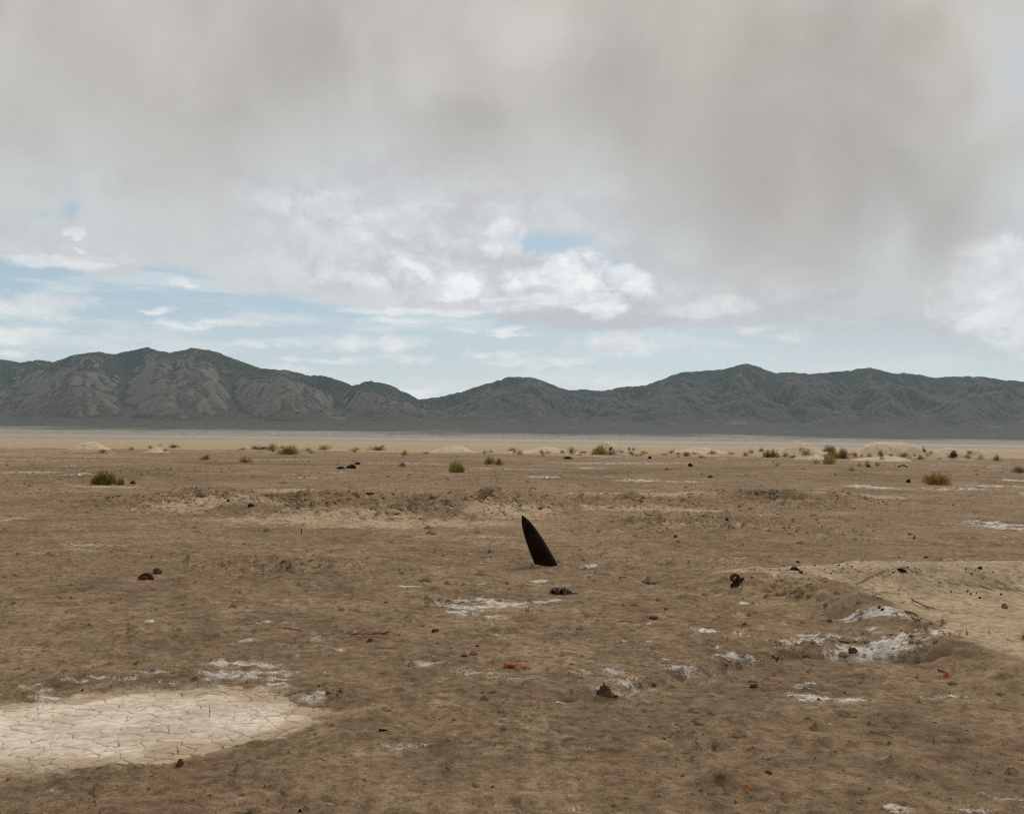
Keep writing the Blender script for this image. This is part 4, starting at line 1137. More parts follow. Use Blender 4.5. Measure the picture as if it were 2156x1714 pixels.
# orange scrap with two lumps
x, y, z = hit(*src(1264, 1631)); k_ = math.hypot(x, y) * 0.4096 / F
g = obj('rusty_scrap', None, loc=(x, y, z)); tag(g, 'long bright orange rusted scrap with two lumps lying on white salt', 'scrap metal')
for nm, lx, lz, w, h, sd in (('lump', -26, 6, 17, 9, 3), ('lump', 21, -1, 17, 8, 4), ('lump', -13, 4, 14, 6, 5), ('flake', 12, 2, 8, 5, 8)):
    o = obj(nm, rock_mesh(nm, w * k_, w * k_, h * k_, sd, ICO2, 0.5), M_RUST, g, loc=(lx * k_, 0.02 - lx * k_ * -0.6 * 0 + (0.06 if lx < 0 else -0.02), max(lz * k_ * .3, 0.004)))
V, Fc = tube_geo([(-22 * k_, 0.05, 0.018), (-8 * k_, 0.045, 0.022), (4 * k_, 0.02, 0.022), (14 * k_, 0.0, 0.014), (32 * k_, -0.03, 0.004)], [.010, .011, .008, .012, .006], 6, .7)
obj('strap', mesh_from('strap', V, faces=Fc), M_RUST, g)

# dark chunk with orange crumb
g = rock(1476, 1700, 36, 18, M_ROCK, 'scrap_chunk', 'dark jagged scrap chunk with an orange rust spot by the pale rill', 'scrap', seed=21, rough=0.55)
k2 = math.hypot(g.location.x, g.location.y) * 0.4096 / F
obj('rust_spot', rock_mesh('rust_spot', 11 * k2, 9 * k2, 6 * k2, 9, ICO2, .5), M_RUST, g, loc=(17 * k2, -14 * k2, 4 * k2))
obj('fragment', rock_mesh('fragment', 14 * k2, 10 * k2, 4 * k2, 10, ICO2, .5), M_RED, g, loc=(24 * k2, -16 * k2, 1 * k2))

# small orange and red pieces: (x, y, w, h, material, label)
for i, (sx_, sy_, w, h, m_, lab) in enumerate([
    (1825, 1932, 18, 10, M_RUST, 'small bright orange rust lump near the bottom edge'),
    (1877, 1889, 17, 6, M_RED, 'small flat red rust flake up and right of the orange lump'),
    (1288, 1493, 13, 7, M_RUST, 'small orange rust flake below left of the metal cage'),
    (1521, 1482, 9, 7, M_RUST, 'tiny bright orange-red rust nugget right of the metal cage'),
    (1627, 1488, 10, 5, M_RED, 'tiny dull red rust flake right of the orange-red nugget'),
    (1597, 1512, 22, 7, M_RED, 'flat reddish rust plate below the orange-red nugget'),
    (1843, 1680, 18, 9, M_RED, 'reddish rust piece at the end of a dark stick'),
    (1892, 1649, 10, 6, M_RUST, 'little orange rust crumb below the white salt bank'),
    (2314, 1649, 18, 8, M_RUST, 'orange-red rust crumb below the right end of the salt bank'),
    (272, 1473, 12, 5, M_RUST, 'small orange flake below the red rusted can'),
    (438, 1872, 20, 13, M_RED, 'reddish brown lump below the cracked mud pan'),
    (102, 1758, 20, 8, M_RED, 'curled red rust shaving at the left of the cracked mud pan'),
    (141, 1792, 14, 7, M_BLACK, 'dark brown crumb between the mud plates at left'),
    (527, 1722, 12, 6, M_RED, 'small red forked crumb at the right of the mud pan'),
    (1061, 1544, 18, 7, M_RED, 'brown-red crumb beside pale salt left of centre'),
    (1166, 1577, 12, 5, M_RED, 'small red stone below the long white salt streak'),
    (1133, 1601, 14, 5, M_RED, 'faint red flake left of the long orange scrap'),
    (1280, 1433, 22, 5, M_RED, 'thin red-brown metal curl left of the metal cage'),
    (1097, 1466, 14, 4, M_RUST, 'tiny orange flake at the left tip of the white salt streak'),
    (1650, 1312, 12, 5, M_RED, 'small maroon stone right of the bomb in the mid flat'),
    (2262, 1362, 9, 4, M_RED, 'tiny red stone above the pale pit rim'),
    (732, 1981, 9, 7, M_BLACK, 'tiny black lump at the very bottom edge'),
    ]):
    rock(sx_, sy_, w, h, m_, 'rust_fragment' if m_ is not M_BLACK else 'dark_fragment', lab, 'fragment', 'small rusty fragments lying about', seed=40 + i, rough=0.5, ico=ICO2)

# dark stones and far scrap
for i, (sx_, sy_, w, h, m_, nm, lab, cat) in enumerate([
    (322, 1181, 13, 8, M_ROCK, 'stone', 'dark round stone right of the green bush at the left', 'stone'),
    (832, 1144, 22, 5, M_BLACK, 'scrap_heap', 'low black scrap piece on the far flat left of centre', 'scrap'),
    (855, 1143, 24, 8, M_BLACK, 'scrap_heap', 'black hunched scrap piece beside the low black one', 'scrap'),
    (872, 1133, 14, 5, M_BLACK, 'scrap_heap', 'thin dark chip behind the two black scrap pieces', 'scrap'),
    (1388, 1120, 25, 5, M_BLACK, 'log', 'low dark log-like lump below the rough tan mound', 'log'),
    (1587, 1119, 9, 5, M_BLACK, 'stone', 'small black stone right of the dark log-like lump', 'stone'),
    (1686, 1138, 12, 7, M_BLACK, 'stone', 'small black block on the far flat right of centre', 'stone'),
    (1775, 1275, 10, 6, M_BLACK, 'stone', 'small black pointed stone in the mid flat', 'stone'),
    (1735, 1165, 12, 6, M_ROCK, 'stone', 'small brown stone on the far flat right of the shallow hollow', 'stone'),
    (2219, 1177, 12, 7, M_BLACK, 'stone', 'small black stone left of the big orange shrub', 'stone'),
    (2123, 1140, 13, 6, M_BLACK, 'stone', 'small black stone left of the dark arched scrap', 'stone'),
    (612, 1240, 15, 7, M_BLACK, 'stone', 'black stone on the left rim of the shallow crater', 'stone'),
    (556, 1226, 7, 4, M_BLACK, 'stone', 'tiny black stone left of the black rim stone', 'stone'),
    (1943, 1394, 26, 9, M_BLACK, 'metal_splinter', 'largest black splinter on the pale pit rim', 'splinter'),
    (1957, 1401, 9, 5, M_BLACK, 'metal_splinter', 'small black splinter under the largest one', 'splinter'),
    (1951, 1374, 13, 4, M_BLACK, 'metal_splinter', 'flat black splinter just beyond the pale pit rim', 'splinter'),
    (2205, 1397, 22, 8, M_BLACK, 'metal_splinter', 'long black clod at the break of the pale rim', 'splinter'),
    (2395, 1389, 11, 6, M_BLACK, 'metal_splinter', 'black pebble on the pale rim far at the right', 'splinter'),
    (2148, 1486, 7, 5, M_BLACK, 'metal_splinter', 'left of two black pebbles on the pit bank', 'splinter'),
    (2156, 1491, 7, 5, M_BLACK, 'metal_splinter', 'right of two black pebbles on the pit bank', 'splinter'),
    (2085, 1594, 22, 11, M_ROCK, 'stone', 'dark brown stone set in the white salt bank', 'stone'),
    (2060, 1603, 22, 7, M_EARTH, 'dirt_clod', 'ochre clod left of the dark stone in the salt bank', 'clod'),
    (2160, 1582, 24, 9, M_WHITE, 'salt_lump', 'rounded white lump on top of the salt bank', 'salt lump'),
    (2012, 1462, 28, 16, M_PALE, 'clay_lump', 'pale cracked clay ball at the left corner of the pit', 'clay lump'),
    (672, 1250, 28, 13, M_PALE, 'clay_lump', 'pale rounded lump in front of the shallow crater', 'clay lump'),
    (925, 1256, 16, 8, M_PALE, 'clay_lump', 'pale clod at the near lip of the shallow crater', 'clay lump'),
    (958, 1257, 40, 6, M_PALE, 'clay_lump', 'long pale clod slab at the near lip of the shallow crater', 'clay lump'),
    (2498, 1208, 12, 6, M_WHITE, 'white_scrap', 'small white scrap at the right edge', 'scrap'),
    (363, 1520, 22, 5, M_WHITE, 'salt_lump', 'small white salt cake on the left flat', 'salt lump'),
    ]):
    rock(sx_, sy_, w, h, m_, nm, lab, cat, seed=90 + i, rough=0.45 if m_ is M_BLACK else 0.3, ico=ICO2 if w < 20 else ICO3)
# black splinters strewn on the pale rim
for i, (zx, zy) in enumerate([(985, 175), (1140, 185), (865, 98), (1345, 103), (1220, 135), (1480, 162), (1590, 187), (1560, 208), (1695, 195), (1720, 148), (1780, 85), (1838, 122), (1890, 170), (1930, 188), (1785, 200), (1660, 100), (1580, 92), (520, 270), (760, 162), (945, 118), (2080, 155)]
                             + [(2156 + a - 2156 + 1940, b) for a, b in [(725, 150), (775, 150), (630, 128), (800, 175), (1400, 155), (1280, 108), (1470, 220), (1520, 165), (590, 195), (470, 180), (440, 205), (940, 250), (750, 205), (1750, 195), (1420, 445), (1535, 462), (1460, 478), (1860, 490), (1580, 532), (740, 378), (1200, 452), (1050, 335)]]):
    if zx > 2100 or i >= 21: sx_, sy_ = 2100 + (zx - 1940) / 5.39, 1360 + zy / 5.39
    else: sx_, sy_ = 1740 + zx / 5.39, 1360 + zy / 5.39
    rock(sx_, sy_ + 1, 3.5 + (i * 37 % 4), 2 + (i * 13 % 2), M_BLACK, 'metal_splinter', 'tiny black splinter strewn over the pale sand of the pit and its rim', 'splinter', 'black splinters on the pale pit rim', seed=200 + i, rough=0.6, ico=ICO1)
# pebbles on the pan
for i, (zx, zy) in enumerate([(787, 1280), (350, 1360), (300, 1350), (1190, 992), (1260, 1083), (700, 1080), (480, 1110), (845, 1305), (835, 1288), (165, 1290), (440, 1373), (98, 1388), (230, 1408), (710, 1350), (540, 1190), (585, 1195), (610, 1110), (1040, 1055), (920, 1225), (620, 1195), (725, 1195), (10, 1218), (385, 1375), (500, 968), (868, 1312), (1350, 985)]):
    rock(zx / 2.495, 1300 + zy / 2.495, 4 + (i * 29 % 4), 3 + (i % 2), M_BLACK, 'pebble', 'small dark pebble lying on the cracked mud pan', 'pebble', 'dark pebbles on the mud pan', seed=260 + i, rough=0.4, ico=ICO1)
# earth clods standing out of the flat
for i, (sx_, sy_, w, h) in enumerate([(1300, 1381, 9, 4), (1318, 1384, 7, 3), (1352, 1380, 8, 4), (1364, 1377, 10, 5), (1996, 1783, 26, 14), (2275, 1808, 18, 9), (2181, 1762, 38, 10), (2066, 1744, 34, 7), (230, 1936, 30, 16), (580, 1873, 16, 10), (640, 1843, 22, 5), (1001, 1628, 17, 8), (1087, 1626, 20, 8), (1191, 1692, 30, 8),
    (1286, 1672, 32, 10), (1591, 1670, 22, 7), (1419, 1538, 20, 7), (1692, 1740, 18, 8), (1740, 1744, 18, 8), (1706, 1773, 26, 8), (1811, 1796, 28, 8), (1736, 1565, 14, 6), (1595, 1585, 14, 7), (1421, 1600, 10, 6), (1551, 1477, 18, 8), (1610, 1467, 12, 6),
    (1295, 1466, 14, 7), (1439, 1503, 22, 9), (1720, 1453, 16, 8), (1587, 1423, 30, 9), (322, 1535, 22, 9), (318, 1546, 20, 6), (153, 1643, 14, 7), (40, 1634, 9, 5), (80, 1635, 10, 5), (457, 1365, 14, 10), (450, 1373, 14, 7), (562, 1377, 20, 9),
    (543, 1387, 10, 10), (590, 1395, 18, 8), (600, 1397, 22, 8), (565, 1483, 14, 9), (370, 1361, 11, 7), (282, 1358, 12, 6), (167, 1370, 12, 6), (332, 1374, 8, 4), (195, 1441, 14, 6), (170, 1428, 9, 5), (502, 1566, 14, 7), (505, 1582, 12, 6),
    (1173, 1402, 22, 9), (1040, 1418, 24, 6), (1240, 1424, 14, 7), (1090, 1427, 16, 8), (1134, 1428, 14, 5), (730, 1428, 9, 7), (747, 1443, 7, 5), (870, 1492, 14, 7), (1012, 1460, 10, 4), (700, 1382, 22, 6), (2450, 1700, 22, 7), (2330, 1673, 14, 5),
    (2370, 1868, 26, 7), (2468, 1912, 18, 8), (1750, 1935, 50, 12), (1500, 1962, 40, 8), (1930, 1952, 44, 12), (1410, 1905, 12, 5), (1170, 1965, 10, 4), (1120, 1815, 40, 6), (1160, 1920, 18, 8), (940, 1730, 22, 5), (1850, 1840, 20, 5), (2110, 1670, 18, 4),
    (1050, 1304, 22, 9), (1045, 1290, 20, 9), (1165, 1300, 12, 5), (1288, 1178, 10, 5), (1676, 1190, 10, 5), (1832, 1243, 9, 5), (1751, 1243, 9, 5), (1958, 1327, 18, 6), (1930, 1304, 10, 4), (1552, 1310, 12, 6), (1620, 1305, 16, 5), (474, 1289, 9, 5), (480, 1300, 12, 6), (650, 1297, 16, 9),
    (2020, 1480, 12, 6), (1890, 1440, 10, 6), (1870, 1448, 9, 4), (2455, 1480, 10, 6), (1975, 1432, 14, 7), (1985, 1436, 12, 7), (2045, 1452, 14, 9), (2100, 1470, 12, 6)]):
    rock(sx_, sy_, w, h, M_EARTH, 'dirt_clod', 'rough brown earth clod rising from the bare flat', 'clod', 'earth clods scattered over the flat', seed=300 + i, rough=0.42, ico=ICO2 if w < 24 else ICO3, dep=1.2, sink=0.12)
# thrown-up clods round the shallow crater
rngc = np.random.default_rng(17)
cn = 0
for (cx_, cy_, sx2, sy2, cnt, lab, grp) in [(1195, 1222, 26, 9, 26, 'crumbled earth clod in the pile beside the tilted slab', 'clods piled beside the tilted slab'),
                                        (755, 1235, 70, 9, 34, 'dark crumbled clod at the left end of the shallow crater', 'clods at the left end of the crater'),
                                        (1000, 1245, 120, 8, 30, 'earth clod on the near wall of the shallow crater', 'clods on the crater wall'),
                                        (520, 1215, 60, 10, 20, 'tan clod on the bumpy left rim of the crater', 'clods on the left crater rim'),
                                        (1542, 1222, 40, 6, 16, 'dark clod in the heap right of the bomb tip', 'clods in the heap beyond the bomb'),
                                        (1930, 1450, 80, 14, 26, 'crumbly clod where the dark bank meets the pale rim', 'clods at the corner of the pit')]:
    for q in range(cnt):
        a_ = rngc.normal(0, 0.5, 2)
        w = float(rngc.uniform(5, 15)); cn += 1
        rock(cx_ + a_[0] * sx2, cy_ + a_[1] * sy2, w, w * rngc.uniform(.35, .6), M_EARTH if rngc.random() < .8 else M_PALE, 'dirt_clod', lab, 'clod', grp, seed=500 + cn, rough=0.5, ico=ICO2 if w > 9 else ICO1)
x, y, z = hit(*src(1178, 1224)); k_ = math.hypot(x, y) * 0.4096 / F
o = obj('earth_slab', rock_mesh('earth_slab', 50 * k_, 34 * k_, 10 * k_, 61, ICO3, .4), M_EARTH, loc=(x + 6 * k_, y + .3, z + 13 * k_)); o.rotation_euler = (0.2, R(-40), 0.2)
tag(o, 'tilted slab of crusted earth thrown up beside the crater', 'earth slab')
x, y, z = hit(*src(1491, 1098)); k_ = math.hypot(x, y) * 0.4096 / F
o = obj('dark_slab', rock_mesh('dark_slab', 12 * k_, 5 * k_, 3 * k_, 62, ICO3, .25), M_COIL, loc=(x, y, z + 3 * k_)); o.rotation_euler = (0, R(-48), 0)
tag(o, 'dark brown slab leaning on the rough tan mound', 'slab')

# arches of old tyre or hoop, half buried: centre base, width, height
for sx_, sy_, w, h, tr, lab in [(1301, 1195, 12, 5.5, 0.8, 'small dark half-buried hoop beyond the tilted earth slab'), (2204, 1141, 20, 5.5, 1.3, 'dark arched scrap half buried beyond the big orange shrub'), (1988, 1260, 14, 4, .8, 'faint half-buried hoop in the right mid flat')]:
    x, y, z = hit(*src(sx_, sy_)); k_ = math.hypot(x, y) * 0.4096 / F
    pts = [(math.cos(a_) * w / 2 * k_, 0.05 * math.sin(a_ * 3), math.sin(a_) * h * k_) for a_ in np.linspace(-0.15, math.pi + .15, 14)]
    V, Fc = tube_geo(pts, tr * k_, 8)
    tag(obj('half_buried_hoop', mesh_from('half_buried_hoop', V, faces=Fc), M_BLACK, loc=(x, y, z)), lab, 'hoop')
# short rod standing in the left mid flat
x, y, z = hit(*src(735.7, 1303)); k_ = math.hypot(x, y) * 0.4096 / F
V, Fc = tube_geo([(0, 0, -.03), (0.001, 0, 5 * k_), (-0.002, 0, 13 * k_)], [1.5 * k_, 1.4 * k_, 1.2 * k_], 8)
V2, F2 = tube_geo([(0, 0, -.02), (0.002, 0, 2.5 * k_)], [2.6 * k_, 1.8 * k_], 8); V, Fc = join_geo((V, Fc), (V2, F2))
tag(obj('metal_rod', mesh_from('metal_rod', V, faces=Fc), M_BLACK, loc=(x, y, z)), 'short dark metal rod standing upright in front of the crater', 'rod')

# sticks and dead twigs
def Z2(zx, zy): return (2100 + zx / 5.39, 1360 + zy / 5.39)
g, _ = stick([Z2(595, 727), Z2(680, 752), Z2(755, 782), Z2(770, 815), Z2(788, 850)], 0.010, M_WOODR, 'forked_branch', 'reddish branch bent into a narrow diamond in the pale pit', 'branch', 0.012, 0.003)
o0 = Vector(g.location)
pp = [Vector(hit(*src(*Z2(*q)))) - o0 + Vector((0, 0, .012)) for q in ((600, 730), (640, 765), (690, 805), (740, 832), (785, 856))]
V, Fc = tube_geo(pp, [.007, .008, .009, .010, .008], 6); obj('side_branch', mesh_from('side_branch', V, faces=Fc), M_WOODR, g)
stick([Z2(790, 808), Z2(850, 825), Z2(910, 855), Z2(1010, 882)], 0.005, M_WOODR, 'twig', 'thin reddish twig trailing from the diamond-shaped branch', 'twig')
g, _ = stick([Z2(680, 560), Z2(710, 583), Z2(800, 628), Z2(860, 660), Z2(905, 692)], 0.013, M_WOOD, 'dead_branch', 'grey-brown dead branch lying in the middle of the pale pit', 'branch', 0.014, 0.006)
o0 = Vector(g.location)
for q in (((790, 620), (900, 655), (1000, 685), (1100, 716)), ((860, 655), (930, 668), (990, 690)), ((690, 570), (685, 556))):
    pp = [Vector(hit(*src(*Z2(*a_)))) - o0 + Vector((0, 0, .01)) for a_ in q]
    V, Fc = tube_geo(pp, [.006 - .001 * i for i in range(len(pp))], 5); obj('side_branch', mesh_from('side_branch', V, faces=Fc), M_WOOD, g)
stick([Z2(200, 497), Z2(290, 466), Z2(420, 476), Z2(520, 501)], 0.006, M_WOOD, 'twig', 'long curved dark twig at the left of the pale pit', 'twig')
stick([Z2(165, 508), Z2(240, 560), Z2(320, 587)], 0.007, M_WOOD, 'twig', 'short straight twig below the long curved one', 'twig')
stick([Z2(40, 442), Z2(120, 436), Z2(180, 432)], 0.005, M_WOOD, 'twig', 'faint flat twig at the left corner of the pit', 'twig')
stick([Z2(1785, 306), Z2(1900, 380), Z2(2020, 447), Z2(2140, 506)], 0.007, M_WOOD, 'twig', 'long straight stick on the right slope of the pit', 'stick')
stick([Z2(565, 615), Z2(605, 583)], 0.008, M_WOOD, 'twig', 'stubby dark twig left of the grey-brown dead branch', 'twig')
stick([Z2(1180, 730), Z2(1225, 742)], 0.006, M_WOOD, 'twig', 'tiny dark twig right of the dead branch', 'twig')
stick([(1828, 1668), (1850, 1672)], 0.010, M_WOOD, 'twig', 'dark stick touching the reddish rust piece', 'stick')
stick([(2125, 1787), (2150, 1792), (2180, 1801)], 0.006, M_WOODR, 'twig', 'thin reddish stick in the lower right flat', 'stick')
stick([(2290, 1636), (2310, 1642)], 0.010, M_WOOD, 'twig', 'dark stub beside the orange-red crumb', 'stick')
stick([(558, 1746), (572, 1753), (578, 1757)], 0.007, M_RED, 'twig', 'short red-brown stick at the right end of the mud pan', 'stick')
stick([(413, 1812), (435, 1812)], 0.007, M_RED, 'twig', 'flat red stick near the front edge of the mud pan', 'stick')
stick([(926, 1788), (946, 1785)], 0.009, M_BLACK, 'twig', 'short black stick on the lower left flat', 'stick')
stick([(692, 1535), (715, 1538), (738, 1540)], 0.007, M_WOODR, 'twig', 'reddish twig left of the dry tumbled twigs', 'twig')
stick([(1458, 1515), (1482, 1518)], 0.006, M_WOODR, 'twig', 'left of two thin reddish twigs below the metal cage', 'twig')
stick([(1514, 1518), (1545, 1520)], 0.007, M_WOODR, 'twig', 'right of two thin reddish twigs below the metal cage', 'twig')
stick([(2053, 1609), (2062, 1614)], 0.008, M_WOOD, 'twig', 'short dark twig in the salt bank', 'twig') if False else None
stick([(1888, 1608), (1898, 1615)], 0.012, M_BLACK, 'metal_splinter', 'black blade-like splinter left of the salt bank', 'splinter')
stick([(1516, 1556), (1538, 1567), (1560, 1574)], 0.004, M_WOOD, 'twig', 'pale thin twig on the open flat right of centre', 'twig')
stick([(2400, 1445), (2420, 1449)], 0.005, M_WOOD, 'twig', 'tiny twig under the long straight stick', 'twig')
# tumbled dry twigs
rt = random.Random(4)
g, o0 = stick([(856, 1553), (880, 1549), (905, 1550), (952, 1548)], 0.006, M_WOODR, 'dry_twigs', 'flat tangle of dry reddish twigs on the left flat', 'twigs', .012)
k_ = math.hypot(o0.x, o0.y) * 0.4096 / F
for i in range(16):
    a0 = rt.uniform(5, 80) * k_; L = rt.uniform(15, 45) * k_; s_ = rt.choice((-1, 1))
    pp = [(a0, rt.uniform(-.03, .06), .008), (a0 + L * .5, rt.uniform(-.05, .15), rt.uniform(.01, .04)), (a0 + L, rt.uniform(-.05, .2), rt.uniform(.01, .09))]
    V, Fc = tube_geo(pp, [.0035, .0028, .0016], 4); obj('twig', mesh_from('twig', V, faces=Fc), M_WOODR, g)
rock(904, 1562, 13, 8, M_RED, 'dirt_clod', 'small red-brown clod under the dry twig tangle', 'clod', seed=77, ico=ICO2)

# ------------------------------------------------------------ shrubs
def leaf_mat(name, cols_):
    m, n, b = new_mat(name, 0.8)
    a_ = n.nodes.new('ShaderNodeAttribute'); a_.attribute_name = 'tint'
    s_ = n.nodes.new('ShaderNodeSeparateColor'); n.links.new(a_.outputs['Color'], s_.inputs[0])
    cr = n.nodes.new('ShaderNodeValToRGB'); n.links.new(s_.outputs[0], cr.inputs[0])
    cr.color_ramp.elements[0].color = tuple(1.6 * q for q in lin(*cols_[0])) + (1,); cr.color_ramp.elements[1].color = tuple(1.6 * q for q in lin(*cols_[-1])) + (1,)
    for i in range(1, len(cols_) - 1):
        e = cr.color_ramp.elements.new(i / (len(cols_) - 1)); e.color = tuple(1.6 * q for q in lin(*cols_[i])) + (1,)
    n.links.new(cr.outputs[0], b.inputs['Base Color'])
    return m
LEAF = {
    'green': leaf_mat('leaf_green', [(78, 70, 26), (108, 96, 42), (144, 128, 66)]),
    'olive': leaf_mat('leaf_olive', [(86, 76, 34), (122, 108, 54), (156, 138, 78)]),
    'yellow': leaf_mat('leaf_yellow_green', [(96, 94, 48), (138, 134, 74), (168, 156, 98)]),
    'orange': leaf_mat('leaf_orange', [(96, 70, 34), (132, 100, 52), (158, 124, 72)]),
    'brown': leaf_mat('leaf_brown', [(72, 56, 42), (112, 90, 66), (144, 120, 90)]),
    'pink': leaf_mat('leaf_pinkish', [(104, 78, 62), (142, 108, 88), (166, 136, 112)]),
    'tan': leaf_mat('leaf_tan', [(122, 102, 68), (158, 134, 92), (182, 160, 116)]),
    'dark': leaf_mat('leaf_dark_green', [(40, 42, 22), (60, 62, 34), (88, 88, 48)]),
}
M_STEM = plain('shrub_stem', (0.10, 0.075, 0.05), (0.18, 0.14, 0.10), 20, .95, .002)
def shrub(sx_, sy_, w, h, kind, label, seed, mode='dome'):
    x, y, z = hit(*src(sx_, sy_)); dd_ = math.hypot(x, y); k_ = dd_ * 0.4096 / F
    far_ = 1.22 if dd_ > 90 else 1.05
    W, Hh = w * k_ * (1.1 if dd_ > 90 else 1.0), h * k_ * 1.08 * far_
    rg = np.random.default_rng(seed)
    nb_ = int(np.clip(w * h * 3.0, 150, 2600))
    px_m = k_ / 0.4096
    ncl = max(2, int(2 + w / 7))
    cxs = rg.uniform(-0.5, 0.5, ncl) * W * 0.62; cys = rg.uniform(-.3, .3, ncl) * W * 0.5
    crs = rg.uniform(0.24, 0.40, ncl) * min(W, Hh * 2.2); chs = rg.uniform(0.55, 1.0, ncl) * Hh * (1 - 0.35 * (np.abs(cxs) / (W * 0.5 + 1e-6)) ** 2)
    cxs[0] *= 0.2; chs[0] = Hh
    cl = rg.integers(0, ncl, nb_)
    th = rg.uniform(0, 2 * np.pi, nb_); ph = np.arccos(rg.uniform(0.02, 1, nb_))
    rad = rg.uniform(0.15, 1.12, nb_) ** 0.6
    dr = np.stack([np.sin(ph) * np.cos(th), np.sin(ph) * np.sin(th), np.cos(ph)], 1)
    p0 = np.stack([cxs[cl] + dr[:, 0] * crs[cl] * rad, cys[cl] + dr[:, 1] * crs[cl] * rad, np.maximum(dr[:, 2] * chs[cl] * rad * 0.86, 0.0)], 1)
    L = (0.10 + 0.16 * rg.random(nb_)) * Hh * (1.25 if mode == 'spiky' else 0.85)
    L = np.maximum(L, px_m * 0.5)
    up_ = dr * 0.7 + rg.normal(0, 0.28, (nb_, 3)) + np.array([0, 0, 0.75 if mode == 'spiky' else 0.45])
    up_ /= np.linalg.norm(up_, axis=1)[:, None]
    sd_ = np.cross(up_, rg.normal(0, 1, (nb_, 3))); sd_ /= np.linalg.norm(sd_, axis=1)[:, None] + 1e-9
    wd_ = np.maximum(L * 0.11, px_m * 0.12)[:, None]
    a_ = p0 - up_ * L[:, None] * 0.25; m_ = p0 + up_ * L[:, None] * 0.35; t_ = p0 + up_ * L[:, None]
    V = np.stack([a_, m_ - sd_ * wd_ * .5, t_, m_ + sd_ * wd_ * .5], 1)
    V[:, :, 2] = np.maximum(V[:, :, 2], -0.02)
    tint = np.clip(rg.normal(0.5, 0.22, nb_) + (fbm(p0[:, 0] + seed, p0[:, 2], max(W, .1) * .35, 2, .5, seed) * 0.7), 0, 1)
    me = mesh_from('foliage', V.reshape(-1, 3), quads=np.arange(nb_ * 4).reshape(-1, 4), smooth=False)
    add_attr(me, 'tint', np.repeat(np.stack([tint, tint, tint, tint * 0 + 1], 1), 4, axis=0))
    root = obj('shrub', None, loc=(x, y + W * 0.2, z - 0.01)); tag(root, label, 'shrub', 'low desert shrubs on the flat')
    obj('foliage', me, LEAF[kind], root)
    gs = []
    for i in range(12 if w > 16 else 6):
        c_ = rg.integers(0, ncl); e = np.array([cxs[c_], cys[c_], chs[c_] * rg.uniform(.85, 1.2)]) + rg.normal(0, .2, 3) * np.array([1, 1, .2]) * W * .6
        gs.append(tube_geo([(e[0] * .1, e[1] * .1, -.03), (e[0] * .45, e[1] * .45, e[2] * .45), tuple(e)], [W * .012 + .003, W * .009 + .002, W * .004 + .001], 4))
    V, Fc = join_geo(*gs); obj('stems', mesh_from('stems', V, faces=Fc), M_STEM, root)
    return root
